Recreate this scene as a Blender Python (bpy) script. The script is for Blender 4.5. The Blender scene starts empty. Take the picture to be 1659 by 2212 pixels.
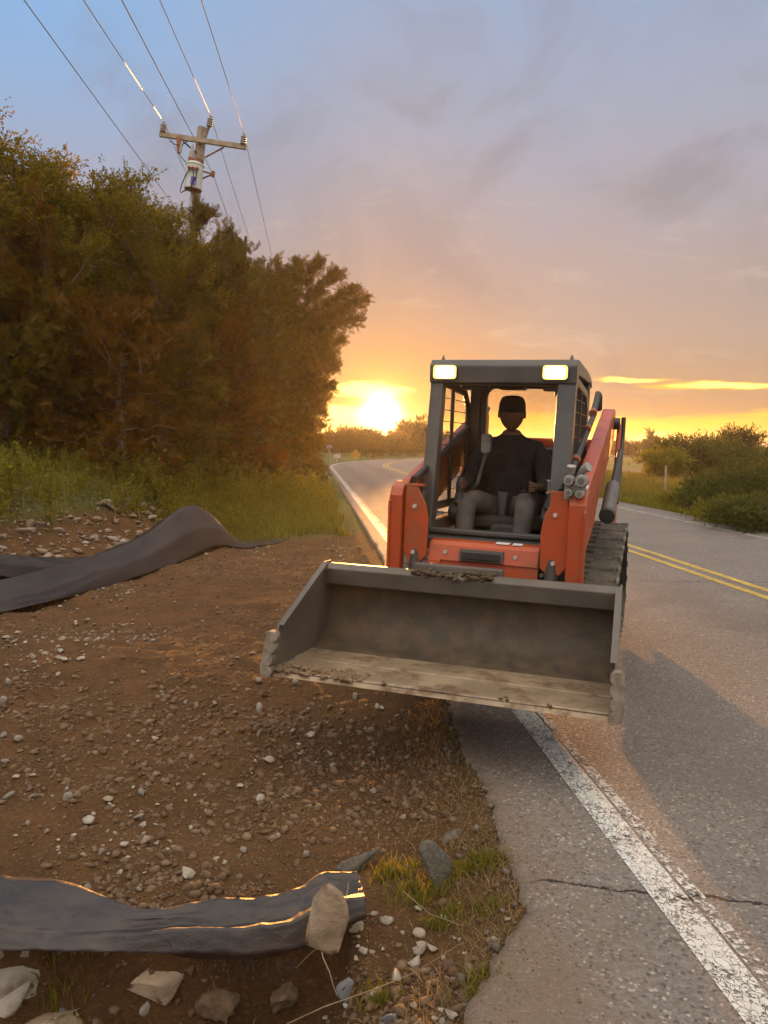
import bpy, bmesh, math, random
import numpy as np
from mathutils import Vector, Matrix
random.seed(7); RS = np.random.RandomState(11)
sc = bpy.context.scene
COL = sc.collection
R = math.radians
# ---------------------------------------------------------------- camera
EYE = 1.55; PITCH = R(5.1); ROLL = R(0.7); FPX = 1671.0
f_ = np.array([0, math.cos(PITCH), -math.sin(PITCH)]); r0_ = np.array([1., 0, 0]); u0_ = np.array([0, math.sin(PITCH), math.cos(PITCH)])
r_ = r0_*math.cos(ROLL)+u0_*math.sin(ROLL); u_ = -r0_*math.sin(ROLL)+u0_*math.cos(ROLL)
def ray(px, py): return f_ + r_*(px-829.5)/FPX - u_*(py-1106)/FPX
def gp(px, py, z=0.0):
    d = ray(px, py); p = np.array([0, 0, EYE])+d*(z-EYE)/d[2]; return Vector(p)
def pd(px, py, dist):
    d = ray(px, py); return Vector(np.array([0, 0, EYE])+d*dist/d[1])
cam = bpy.data.cameras.new('camera'); camo = bpy.data.objects.new('camera', cam); COL.objects.link(camo)
cam.lens = FPX/2212*36; cam.sensor_width = 36; cam.clip_start = 0.05; cam.clip_end = 20000
m = Matrix.Identity(4)
for i in range(3): m[i][0] = r_[i]; m[i][1] = u_[i]; m[i][2] = -f_[i]
m[2][3] = EYE; camo.matrix_world = m
sc.camera = camo
# ---------------------------------------------------------------- sun, sky, exposure
SD = ray(823, 896); SD = SD/np.linalg.norm(SD)
SUN_EL = math.asin(SD[2]); SUN_AZ = math.atan2(SD[0], SD[1])
sun = bpy.data.lights.new('sun', 'SUN'); sun.energy = 5.0; sun.angle = R(0.6); sun.color = (1.0, 0.41, 0.09)
suno = bpy.data.objects.new('sun', sun); COL.objects.link(suno); suno.location = (0, 30, 20)
suno.rotation_euler = Vector(SD).to_track_quat('Z', 'Y').to_euler()
sc.view_settings.view_transform = 'Standard'; sc.view_settings.look = 'None'; sc.view_settings.exposure = 0.98; sc.view_settings.gamma = 1
sc.render.engine = 'CYCLES'
try:
    sc.cycles.use_denoising = True; sc.cycles.max_bounces = 6; sc.cycles.transparent_max_bounces = 12; sc.cycles.volume_bounces = 0
    sc.cycles.sample_clamp_indirect = 4.0; sc.cycles.caustics_reflective = False; sc.cycles.caustics_refractive = False
except Exception: pass

class NT:
    """small wrapper for building shader node trees"""
    def __init__(s, tree): s.t = tree; s.n = tree.nodes; s.l = tree.links
    def new(s, typ, **kw):
        n = s.n.new(typ)
        for k, v in kw.items(): setattr(n, k, v)
        return n
    def put(s, sock, v):
        if isinstance(v, bpy.types.NodeSocket): s.l.new(v, sock)
        elif v is not None: sock.default_value = v
    def m(s, op, a, b=None, c=None, clamp=False):
        n = s.new('ShaderNodeMath', operation=op, use_clamp=clamp)
        s.put(n.inputs[0], a); s.put(n.inputs[1], b)
        if c is not None: s.put(n.inputs[2], c)
        return n.outputs[0]
    def sm(s, x, a, b):
        n = s.new('ShaderNodeMapRange', interpolation_type='SMOOTHSTEP')
        s.put(n.inputs['Value'], x); s.put(n.inputs['From Min'], a); s.put(n.inputs['From Max'], b)
        return n.outputs[0]
    def mix(s, f, a, b, blend='MIX'):
        n = s.new('ShaderNodeMix', data_type='RGBA', blend_type=blend)
        s.put(n.inputs[0], f); s.put(n.inputs[6], a if isinstance(a, bpy.types.NodeSocket) else (*a, 1)); s.put(n.inputs[7], b if isinstance(b, bpy.types.NodeSocket) else (*b, 1))
        return n.outputs[2]
    def ramp(s, x, stops, interp='LINEAR'):
        n = s.new('ShaderNodeValToRGB'); cr = n.color_ramp; cr.interpolation = interp
        while len(cr.elements) < len(stops): cr.elements.new(0.5)
        for e, (p, c) in zip(cr.elements, stops): e.position = p; e.color = (*c, 1)
        s.put(n.inputs[0], x); return n.outputs[0]
    def noise(s, vec, scale, detail=4, rough=0.55, dist=0.0):
        n = s.new('ShaderNodeTexNoise'); s.put(n.inputs['Vector'], vec)
        n.inputs['Scale'].default_value = scale; n.inputs['Detail'].default_value = detail
        n.inputs['Roughness'].default_value = rough; n.inputs['Distortion'].default_value = dist
        return n.outputs[0]

world = bpy.data.worlds.new('World'); sc.world = world; world.use_nodes = True
w = NT(world.node_tree); w.n.clear()
out = w.new('ShaderNodeOutputWorld'); bg = w.new('ShaderNodeBackground'); w.l.new(bg.outputs[0], out.inputs[0])
sky = w.new('ShaderNodeTexSky', sky_type='NISHITA'); sky.sun_disc = False
sky.sun_elevation = SUN_EL; sky.sun_rotation = SUN_AZ; sky.air_density = 1.2; sky.dust_density = 2.0
tc = w.new('ShaderNodeTexCoord'); sep = w.new('ShaderNodeSeparateXYZ'); w.l.new(tc.outputs['Generated'], sep.inputs[0])
X, Y, Z = sep.outputs
el = w.m('MULTIPLY', w.m('ARCSINE', Z), 180/math.pi)           # degrees
az = w.m('MULTIPLY', w.m('ARCTAN2', X, Y), 180/math.pi)
vd = w.new('ShaderNodeVectorMath', operation='DOT_PRODUCT'); w.l.new(tc.outputs['Generated'], vd.inputs[0]); vd.inputs[1].default_value = tuple(SD)
ang = w.m('MULTIPLY', w.m('ARCCOSINE', w.m('MINIMUM', vd.outputs['Value'], 1.0)), 180/math.pi)
# cloud sheet coordinates: stretched along the horizon
cv = w.new('ShaderNodeCombineXYZ'); w.l.new(w.m('MULTIPLY', az, 0.05), cv.inputs[0]); w.l.new(w.m('MULTIPLY', el, 0.16), cv.inputs[1])
n1 = w.noise(cv.outputs[0], 1.6, 6, 0.55, 0.4)
cv3 = w.new('ShaderNodeCombineXYZ'); w.l.new(w.m('MULTIPLY', az, 0.16), cv3.inputs[0]); w.l.new(w.m('MULTIPLY', el, 0.9), cv3.inputs[1]); cv3.inputs[2].default_value = 7.7
n3 = w.noise(cv3.outputs[0], 1.3, 7, 0.62, 0.5)
cv2 = w.new('ShaderNodeCombineXYZ'); w.l.new(w.m('MULTIPLY', az, 0.03), cv2.inputs[0]); w.l.new(w.m('MULTIPLY', el, 0.03), cv2.inputs[1]); cv2.inputs[2].default_value = 3.3
n2 = w.noise(cv2.outputs[0], 1.5, 5, 0.5, 0.6)
elw = w.m('ADD', el, w.m('MULTIPLY', w.m('SUBTRACT', n2, 0.5), 9.0))
deck = w.ramp(w.m('DIVIDE', elw, 40.0), [(0.0, (.40, .23, .10)), (.08, (.38, .26, .16)), (.18, (.38, .30, .25)), (.34, (.36, .31, .31)), (.52, (.32, .34, .42)), (.75, (.27, .35, .50)), (1.0, (.26, .37, .55))])
# bluer towards the left, greyer to the right
blue = w.m('MULTIPLY', w.sm(az, 2.0, -26.0), w.sm(el, 8.0, 30.0))
deck = w.mix(w.m('MULTIPLY', blue, 0.75), deck, (.19, .40, .70))
dark = w.sm(w.noise(cv2.outputs[0], 3.0, 6, 0.6, 0.8), 0.45, 0.75)
deck = w.mix(w.m('MULTIPLY', dark, 0.55), deck, (.23, .21, .23))
lite = w.m('MULTIPLY', w.sm(w.noise(cv.outputs[0], 2.6, 7, 0.6, 1.2), 0.52, 0.75), w.sm(el, 26.0, 8.0)); deck = w.mix(w.m('MULTIPLY', lite, 0.35), deck, (.60, .50, .38))
# orange reach of the sun through the deck
warm = w.m('EXPONENT', w.m('MULTIPLY', w.m('POWER', w.m('DIVIDE', ang, 8.5), 2.0), -1.0))
deck = w.mix(w.m('MULTIPLY', warm, 0.60), deck, (.52, .23, .06))
# clear gaps under the deck, bright yellow
eln = w.m('ADD', el, w.m('MULTIPLY', w.m('SUBTRACT', n1, 0.5), 2.6))
def blob(a0, e0, ra, re, s=1.0):
    q = w.m('ADD', w.m('POWER', w.m('DIVIDE', w.m('SUBTRACT', az, a0), ra), 2.0), w.m('POWER', w.m('DIVIDE', w.m('SUBTRACT', eln, e0), re), 2.0))
    return w.m('MULTIPLY', w.sm(w.m('ADD', q, w.m('MULTIPLY', w.m('SUBTRACT', n3, 0.5), 2.6)), 1.45, 0.0), s)
def px2(px, py):
    d = ray(px, py); d = d/np.linalg.norm(d); return math.degrees(math.atan2(d[0], d[1])), math.degrees(math.asin(d[2]))
gaps = None
for (cx, cy, rx, ry, s) in [(1340, 925, 520, 30, .85), (1120, 925, 330, 34, .75), (1560, 836, 145, 10, .8), (1380, 827, 80, 5, .5), (1500, 925, 140, 22, .5)]:
    a0, e0 = px2(cx, cy); g = blob(a0, e0, rx/29.16, ry/29.16, s)
    gaps = g if gaps is None else w.m('MAXIMUM', gaps, g)
skyc = w.mix(gaps, deck, (1.08, .62, .035))
g2 = None
for (cx, cy, rx, ry, s) in [(790, 842, 90, 17, 1.0), (760, 905, 150, 24, 1.0), (1420, 940, 60, 12, .6), (1575, 835, 110, 7, .7), (1365, 828, 60, 4, .5)]:
    a0, e0 = px2(cx, cy); g = blob(a0, e0, rx/29.16, ry/29.16, s)
    g2 = g if g2 is None else w.m('MAXIMUM', g2, g)
skyc = w.mix(g2, skyc, (2.4, 1.6, .40))
# aureole of the sun itself
aur = w.m('EXPONENT', w.m('MULTIPLY', ang, -0.62)); aur2 = w.m('EXPONENT', w.m('MULTIPLY', w.m('POWER', w.m('DIVIDE', ang, 1.1), 2.0), -1.0))
add = w.new('ShaderNodeVectorMath', operation='SCALE'); add.inputs[0].default_value = (2.6, 1.15, .10); w.l.new(aur, add.inputs['Scale'])
add2 = w.new('ShaderNodeVectorMath', operation='SCALE'); add2.inputs[0].default_value = (9., 6.5, 3.0); w.l.new(aur2, add2.inputs['Scale'])
sm_ = w.new('ShaderNodeVectorMath', operation='ADD'); w.l.new(add.outputs[0], sm_.inputs[0]); w.l.new(add2.outputs[0], sm_.inputs[1])
sm2 = w.new('ShaderNodeVectorMath', operation='ADD'); w.l.new(sm_.outputs[0], sm2.inputs[0]); w.l.new(skyc, sm2.inputs[1])
# unseen sky overhead and behind the viewer: added bright fill for the foreground
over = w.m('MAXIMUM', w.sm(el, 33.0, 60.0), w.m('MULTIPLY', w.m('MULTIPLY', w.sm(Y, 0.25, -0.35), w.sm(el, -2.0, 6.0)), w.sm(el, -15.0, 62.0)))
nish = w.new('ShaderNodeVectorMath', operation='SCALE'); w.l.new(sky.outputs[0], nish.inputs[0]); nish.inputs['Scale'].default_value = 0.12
clear = w.new('ShaderNodeVectorMath', operation='ADD'); w.l.new(nish.outputs[0], clear.inputs[0]); clear.inputs[1].default_value = (1.64, 1.42, 1.14)  # Nishita sky plus a warm constant added as fill
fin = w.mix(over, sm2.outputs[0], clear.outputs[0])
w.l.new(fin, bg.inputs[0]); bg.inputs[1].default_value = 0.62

# ---------------------------------------------------------------- materials
MATS = {}
def mat(name, c1, c2=None, scale=8.0, rough=0.7, metal=0.0, bump=0.0, bscale=40.0, spec=0.5, detail=5, lo=.35, hi=.65, dirt=None, dscale=5.0, dlo=.5, dhi=.7, coat=0.0, bdist=0.01):
    mt = bpy.data.materials.new(name); mt.use_nodes = True; t = NT(mt.node_tree)
    b = mt.node_tree.nodes['Principled BSDF']; tc = t.new('ShaderNodeTexCoord'); o = tc.outputs['Object']
    b.inputs['Roughness'].default_value = rough; b.inputs['Metallic'].default_value = metal
    b.inputs['Specular IOR Level'].default_value = spec; b.inputs['Coat Weight'].default_value = coat
    if c2 is not None:
        c = t.mix(t.sm(t.noise(o, scale, detail), lo, hi), c1, c2)
    else: c = t.mix(0.0, c1, c1)
    if dirt is not None:
        d = t.sm(t.noise(o, dscale, 7, .65), dlo, dhi); c = t.mix(d, c, dirt)
        t.l.new(t.m('ADD', t.m('MULTIPLY', d, max(0, .9-rough)), rough), b.inputs['Roughness'])
    t.l.new(c, b.inputs['Base Color'])
    if bump > 0:
        bn = t.new('ShaderNodeBump'); bn.inputs['Strength'].default_value = bump; bn.inputs['Distance'].default_value = bdist
        t.l.new(t.noise(o, bscale, 6, .6), bn.inputs['Height']); t.l.new(bn.outputs[0], b.inputs['Normal'])
    MATS[name] = mt; return mt
def foliage(name, c1, c2, trans=0.35, tcol=None, rough=.55):
    mt = bpy.data.materials.new(name); mt.use_nodes = True; t = NT(mt.node_tree); t.n.clear()
    g = t.new('ShaderNodeNewGeometry'); c = t.mix(g.outputs['Random Per Island'], c1, c2)
    p = t.new('ShaderNodeBsdfPrincipled'); p.inputs['Roughness'].default_value = rough; p.inputs['Specular IOR Level'].default_value = .12
    t.l.new(c, p.inputs['Base Color'])
    tr = t.new('ShaderNodeBsdfTranslucent'); t.l.new(t.mix(1.0, c, tcol or (1.6, 1.5, .6), 'MULTIPLY'), tr.inputs[0])
    mx = t.new('ShaderNodeMixShader'); mx.inputs[0].default_value = trans
    t.l.new(p.outputs[0], mx.inputs[1]); t.l.new(tr.outputs[0], mx.inputs[2])
    o = t.new('ShaderNodeOutputMaterial'); t.l.new(mx.outputs[0], o.inputs[0]); MATS[name] = mt; return mt

mat('orange', (.42, .062, .012), (.36, .050, .011), 3, .42, bump=.15, bscale=250, dirt=(.24, .10, .045), dscale=6, dlo=.47, dhi=.8, coat=.15)
mat('black_paint', (.030, .028, .027), (.045, .042, .038), 6, .42, dirt=(.10, .08, .06), dscale=9, dlo=.55, dhi=.85)
mat('cab_grey', (.055, .055, .058), (.075, .073, .072), 4, .35, dirt=(.11, .09, .07), dscale=6, dlo=.6, dhi=.9)
mat('plastic', (.03, .03, .03), (.05, .048, .045), 9, .6)
mat('seat_black', (.025, .025, .026), (.04, .038, .036), 14, .7, bump=.2, bscale=90)
mat('rubber', (.050, .046, .040), (.085, .075, .062), 6, .85, bump=.5, bscale=60, dirt=(.17, .135, .10), dscale=8, dlo=.42, dhi=.7)
mat('pale_rubber', (.20, .20, .18), (.12, .11, .095), 12, .85, bump=.5, bscale=60)
mat('bucket_steel', (.050, .038, .028), (.082, .058, .038), 9, .6, metal=.15, bump=.5, bscale=45, dirt=(.125, .078, .042), dscale=11, dlo=.48, dhi=.8)
mat('bucket_rim', (.105, .090, .080), (.080, .068, .060), 4, .5, metal=.2, bump=.2, bscale=50, dirt=(.16, .13, .10), dscale=6, dlo=.55, dhi=.8)
mat('worn_steel', (.20, .148, .10), (.30, .225, .15), 4.5, .5, metal=.3, bump=.35, bscale=50, dirt=(.12, .072, .04), dscale=6, dlo=.46, dhi=.66)
mat('dark_clod', (.050, .032, .018), (.085, .055, .030), 25, .95, bump=.8, bscale=60)
mat('cutter_steel', (.20, .165, .13), (.12, .095, .07), 22, .55, metal=.2, bump=.4, bscale=60)
mat('steel', (.45, .45, .45), (.3, .3, .3), 30, .35, metal=.8)
mat('chrome', (.6, .6, .6), None, 1, .15, metal=1)
mat('bolt', (.75, .73, .70), None, 1, .3, metal=.6)
mat('coupler', (.34, .33, .32), (.24, .23, .22), 25, .5, metal=.3)
mat('cyl_grey', (.13, .125, .115), (.09, .085, .08), 12, .5, dirt=(.14, .11, .08))
mat('sticker', (.70, .70, .72), (.55, .56, .60), 60, .5)
mat('hose', (.03, .028, .027), None, 1, .55)
mat('dirt_clod', (.12, .075, .042), (.19, .13, .08), 25, .95, bump=.8, bscale=60)
mat('skin', (.15, .075, .05), (.12, .06, .04), 12, .55)
mat('shirt', (.016, .013, .012), (.026, .022, .02), 12, .9, bump=.9, bscale=11, bdist=.02)
mat('trousers', (.085, .075, .072), (.12, .105, .10), 9, .9, bump=.9, bscale=10, bdist=.02)
mat('cap', (.05, .042, .036), None, 1, .85)
mat('boot', (.06, .045, .03), None, 1, .8)
mat('pole_wood', (.36, .31, .26), (.24, .20, .16), 6, .85, bump=.5, bscale=30)
mat('arm_wood', (.42, .34, .27), (.30, .24, .18), 6, .85, bump=.5, bscale=30)
mat('porcelain', (.34, .31, .30), (.26, .23, .22), 20, .3)
mat('tank', (.62, .68, .66), (.55, .60, .58), 6, .4, dirt=(.42, .36, .30), dlo=.6, dhi=.9)
mat('rust', (.32, .11, .05), (.18, .08, .05), 30, .8)
mat('wire', (.50, .37, .25), (.40, .30, .20), 3, .42, metal=.65)
mat('wire_black', (.03, .028, .028), None, 1, .5)
mat('blue_decal', (.12, .14, .60), None, 1, .5)
mat('bark', (.14, .095, .065), (.08, .055, .04), 12, .95, bump=.7, bscale=25)
mat('bark_pale', (.24, .19, .15), (.16, .12, .09), 12, .95, bump=.7, bscale=25)
mat('rock', (.37, .33, .29), (.25, .22, .19), 9, .85, bump=.7, bscale=30, dirt=(.17, .11, .07), dscale=6, dlo=.5, dhi=.7)
mat('rock_warm', (.42, .32, .23), (.30, .22, .16), 11, .85, bump=.7, bscale=35, dirt=(.22, .20, .12), dscale=10, dlo=.5, dhi=.72)
mat('slate', (.16, .16, .175), (.11, .11, .12), 11, .6, bump=.5, bscale=35)
mat('asphalt_slab', (.13, .115, .095), (.08, .07, .06), 60, .95, bump=.9, bscale=120)
mat('twig', (.24, .17, .10), (.16, .11, .07), 12, .9)
mat('post_wood', (.42, .34, .26), (.30, .24, .18), 14, .9)
mat('sign_back', (.35, .35, .34), None, 1, .5)
mat('sign_yellow', (.30, .17, .03), None, 1, .5)
foliage('cedar', (.058, .055, .005), (.140, .100, .008), .36, (1.8, 1.3, .3))
foliage('cedar_brown', (.165, .075, .006), (.085, .052, .005), .36, (1.8, 1.3, .3))
foliage('broadleaf', (.070, .078, .006), (.220, .170, .014), .45, (1.8, 1.4, .3))
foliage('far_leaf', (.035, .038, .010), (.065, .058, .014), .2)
foliage('bush_leaf', (.050, .066, .016), (.120, .115, .028), .40)
foliage('weed', (.100, .115, .014), (.250, .200, .028), .45)
foliage('dry_weed', (.20, .14, .06), (.13, .12, .05), .35)
foliage('grass', (.12, .13, .022), (.25, .21, .05), .42)
foliage('straw', (.30, .21, .11), (.19, .13, .07), .3)
def lamp_mat():
    mt = bpy.data.materials.new('lamp_lens'); mt.use_nodes = True; t = NT(mt.node_tree); t.n.clear()
    e = t.new('ShaderNodeEmission'); e.inputs[0].default_value = (1, .84, .50, 1); e.inputs[1].default_value = 16
    o = t.new('ShaderNodeOutputMaterial'); t.l.new(e.outputs[0], o.inputs[0]); MATS['lamp_lens'] = mt
lamp_mat()
def rim_glow_mat():
    mt = bpy.data.materials.new('lamp_rim_glow'); mt.use_nodes = True; t = NT(mt.node_tree); t.n.clear()
    e = t.new('ShaderNodeEmission'); e.inputs[0].default_value = (1, .62, .18, 1); e.inputs[1].default_value = 1.1  # glow round the lens, put into the surrounding ring as emission
    o = t.new('ShaderNodeOutputMaterial'); t.l.new(e.outputs[0], o.inputs[0]); MATS['lamp_rim_glow'] = mt
rim_glow_mat()
def glass_mat():
    mt = bpy.data.materials.new('glass'); mt.use_nodes = True; t = NT(mt.node_tree); t.n.clear()
    tr = t.new('ShaderNodeBsdfTransparent'); tr.inputs[0].default_value = (.90, .88, .84, 1)
    gl = t.new('ShaderNodeBsdfGlossy'); gl.inputs['Roughness'].default_value = .05
    df = t.new('ShaderNodeBsdfDiffuse'); df.inputs[0].default_value = (.35, .3, .25, 1)
    tc = t.new('ShaderNodeTexCoord'); sp = t.sm(t.noise(tc.outputs['Object'], 60, 3), .62, .8)
    m1 = t.new('ShaderNodeMixShader'); m1.inputs[0].default_value = .06; t.l.new(tr.outputs[0], m1.inputs[1]); t.l.new(gl.outputs[0], m1.inputs[2])
    m2 = t.new('ShaderNodeMixShader'); t.l.new(t.m('MULTIPLY', sp, .35), m2.inputs[0]); t.l.new(m1.outputs[0], m2.inputs[1]); t.l.new(df.outputs[0], m2.inputs[2])
    o = t.new('ShaderNodeOutputMaterial'); t.l.new(m2.outputs[0], o.inputs[0]); MATS['glass'] = mt
glass_mat()

# ---------------------------------------------------------------- object helpers
def tag(o, label=None, cat=None, group=None, kind=None):
    if label: o['label'] = label
    if cat: o['category'] = cat
    if group: o['group'] = group
    if kind: o['kind'] = kind
    return o
def empty(name, loc=(0, 0, 0), rz=0.0, parent=None):
    o = bpy.data.objects.new(name, None); COL.objects.link(o); o.location = loc; o.rotation_euler = (0, 0, rz); o.empty_display_size = .1
    if parent: o.parent = parent
    return o
def copy_tree(o, parent=None):
    c = o.copy(); COL.objects.link(c); c.parent = parent
    for ch in list(o.children): copy_tree(ch, c)
    return c
def np_mesh(name, V, Fc, material, parent=None, smooth=False):
    """V (n,3); Fc (m,k) one polygon size, or a list of such arrays"""
    me = bpy.data.meshes.new(name); V = np.asarray(V, dtype=np.float32)
    fl = Fc if isinstance(Fc, list) else [Fc]
    me.vertices.add(len(V)); me.vertices.foreach_set('co', V.ravel())
    idx = np.concatenate([f.ravel() for f in fl]).astype(np.int32); tot = np.concatenate([np.full(len(f), f.shape[1]) for f in fl]).astype(np.int32)
    st = np.concatenate([[0], np.cumsum(tot)[:-1]]).astype(np.int32)
    me.loops.add(len(idx)); me.loops.foreach_set('vertex_index', idx)
    me.polygons.add(len(tot)); me.polygons.foreach_set('loop_start', st)
    try: me.polygons.foreach_set('loop_total', tot)
    except Exception: pass
    me.update(calc_edges=True); me.validate()
    if smooth: me.polygons.foreach_set('use_smooth', np.ones(len(tot), dtype=bool))
    o = bpy.data.objects.new(name, me); COL.objects.link(o)
    if material: me.materials.append(MATS[material] if isinstance(material, str) else material)
    if parent: o.parent = parent
    return o
class MB:
    def __init__(s): s.v = []; s.f = []
    def add(s, vs, fs):
        b = len(s.v); s.v += [tuple(v) for v in vs]; s.f += [tuple(i+b for i in f) for f in fs]; return s
    def box(s, c, d, rot=None):
        vs = [Vector((x*d[0]/2, y*d[1]/2, z*d[2]/2)) for x in (-1, 1) for y in (-1, 1) for z in (-1, 1)]
        if rot: M = Matrix.Rotation(rot[1], 3, rot[0]); vs = [M @ v for v in vs]
        return s.add([v+Vector(c) for v in vs], [(0, 1, 3, 2), (4, 6, 7, 5), (0, 4, 5, 1), (2, 3, 7, 6), (0, 2, 6, 4), (1, 5, 7, 3)])
    def bb(s, x0, x1, y0, y1, z0, z1): return s.box(((x0+x1)/2, (y0+y1)/2, (z0+z1)/2), (x1-x0, y1-y0, z1-z0))
    def prism(s, poly, a0, a1, axis='x'):
        """poly in the plane across axis; x: (y,z), y: (x,z), z: (x,y)"""
        n = len(poly)
        P = {'x': lambda p, a: (a, p[0], p[1]), 'y': lambda p, a: (p[0], a, p[1]), 'z': lambda p, a: (p[0], p[1], a)}[axis]
        return s.add([P(p, a0) for p in poly]+[P(p, a1) for p in poly], [tuple(range(n))[::-1], tuple(range(n, 2*n))]+[(i, (i+1) % n, n+(i+1) % n, n+i) for i in range(n)])
    def tube(s, pts, r, n=8, cap=True):
        pts = [Vector(p) for p in pts]; rs = r if isinstance(r, (list, tuple)) else [r]*len(pts); vs = []; up = None
        for i, p in enumerate(pts):
            d = (pts[min(i+1, len(pts)-1)]-pts[max(i-1, 0)]).normalized()
            if up is None: up = d.orthogonal().normalized()
            else: up = (up-d*up.dot(d)); up = up.normalized() if up.length > 1e-5 else d.orthogonal().normalized()
            s2 = d.cross(up)
            for k in range(n): a = 2*math.pi*k/n; vs.append(p+(up*math.cos(a)+s2*math.sin(a))*rs[i])
        fs = [(i*n+k, i*n+(k+1) % n, (i+1)*n+(k+1) % n, (i+1)*n+k) for i in range(len(pts)-1) for k in range(n)]
        if cap: fs += [tuple(range(n))[::-1], tuple(range((len(pts)-1)*n, len(pts)*n))]
        return s.add(vs, fs)
    def build(s, name, material, parent=None, bevel=0.0, smooth=False, seg=2, ang=35):
        me = bpy.data.meshes.new(name); me.from_pydata(s.v, [], s.f); me.materials.append(MATS[material] if isinstance(material, str) else material)
        bm = bmesh.new(); bm.from_mesh(me); bmesh.ops.recalc_face_normals(bm, faces=bm.faces); bm.to_mesh(me); bm.free()
        o = bpy.data.objects.new(name, me); COL.objects.link(o)
        if parent: o.parent = parent
        if bevel:
            b = o.modifiers.new('bevel', 'BEVEL'); b.width = bevel; b.segments = seg; b.limit_method = 'ANGLE'; b.angle_limit = R(ang); b.harden_normals = False
        if smooth:
            for p in me.polygons: p.use_smooth = True
            e = o.modifiers.new('split', 'EDGE_SPLIT'); e.split_angle = R(40)
        return o
# smooth value noise for numpy
def vnoise(x, y, seed=0):
    x = np.asarray(x, float); y = np.asarray(y, float)
    xi = np.floor(x).astype(np.int64); yi = np.floor(y).astype(np.int64); fx = x-xi; fy = y-yi
    fx = fx*fx*(3-2*fx); fy = fy*fy*(3-2*fy)
    def h(a, b):
        n = (a*374761393+b*668265263+seed*1442695041) & 0x7fffffff; n = ((n ^ (n >> 13))*1274126177) & 0x7fffffff
        return ((n ^ (n >> 16)) & 0xffff)/65535.0
    return (h(xi, yi)*(1-fx)+h(xi+1, yi)*fx)*(1-fy)+(h(xi, yi+1)*(1-fx)+h(xi+1, yi+1)*fx)*fy
def fbm(x, y, sc_, oct=4, seed=0):
    v = 0; a = 1; t = 0
    for i in range(oct): v = v+a*(vnoise(x*sc_, y*sc_, seed+i)-.5); t += a; a *= .5; sc_ *= 2.03
    return v/t*2
def sstep(x, a, b): t = np.clip((np.asarray(x, float)-a)/(b-a), 0, 1); return t*t*(3-2*t)
# road frame: u to the right of the camera across the road, v along it
TH = R(5.4); CT, ST = math.cos(TH), math.sin(TH)
def to_uv(x, y): return x*CT+y*ST, -x*ST+y*CT
def to_xy(u, v): return u*CT-v*ST, u*ST+v*CT
def bend(v):
    v = np.asarray(v, float); t = np.clip(v-48, 0, 45); return t*t/110.0+np.maximum(v-93, 0)*0.82
def edge_u(v):
    v = np.asarray(v, float)
    e = np.interp(v, [-5, 1.2, 1.9, 2.4, 2.9, 4.2, 8, 14], [.2, .25, .38, .74, .76, .80, .92, .98])
    return e+(fbm(v, v*0+3.1, 2.4, 3, 5)*.06+fbm(v, v*0+1.7, 11., 4, 8)*.035+.02*np.abs(fbm(v, v*0+5.7, 24., 2, 3)))*(v < 12)
def ter(x, y):
    u, v = to_uv(np.asarray(x, float), np.asarray(y, float)); u = u-bend(v)
    n1 = fbm(x, y, .8, 5, 1); n2 = fbm(x, y, 3.5, 4, 9)
    e = np.interp(v, [-5, 1.2, 1.9, 2.4, 2.9, 4.2, 8, 14], [.2, .25, .38, .74, .76, .80, .92, .98])
    s = sstep(e-u, -.02, .42)
    near = 1-sstep(v, 12, 20)
    z = np.where(u < e+.02, -.03-.13*s*near-.04*s*(1-near), -.03)
    left = sstep(e-u, .1, .9)
    n3 = fbm(x, y, 11., 3, 19)
    z = z+near*left*(.07*n1+.042*n2+.018*n3)
    z = z+near*(.20*np.exp(-((u+1.35)**2/1.6+(v-5.3)**2/.9))+.10*np.exp(-((u+.7)**2/.7+(v-9.5)**2/5))+.12*sstep(-u, .5, 3.0)*sstep(v, 2.4, 4))
    # ditch cut in front of the fabric
    dv = v-.12*n1-.05*n2
    z = z-.58*sstep(dv, 2.68, 2.56)*sstep(u, .18, -.05)+.14*sstep(dv, 2.25, 1.95)*sstep(u, .18, -.05)-.05*sstep(dv, 2.4, 1.8)*sstep(u, .7, .3)+.10*sstep(dv, 1.9, 1.3)*sstep(u, .3, -.5)
    # bank under the trees
    uf = np.interp(v, [0, 5, 6.2, 7.5, 10, 11.3, 13.7, 16, 60], [-9, -6, -3.9, -3.1, -2.5, -2.0, -.9, -.1, .1])
    b = sstep(uf-u, .15, 2.3)
    z = z+b*(1.05+.18*n1+.05*n2)*(1-.45*sstep(v, 16, 40))
    # right side
    rr = u-8.4
    z = z-.22*sstep(rr, 0, 1.4)-.12*sstep(rr, .8, 2.5)*(1-sstep(rr, 3, 7))+.10*sstep(rr, 4, 9)+sstep(rr, 1, 4)*.07*n1
    z = z-1.0*sstep(rr, 6, 60)-2.2*sstep(rr, 60, 300)
    far = sstep(v, 70, 130)
    z = z+far*(.6*fbm(x, y, .02, 3, 4))*(rr < 0)
    z = z-6*sstep(np.hypot(x, y), 380, 520)
    return z
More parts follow.
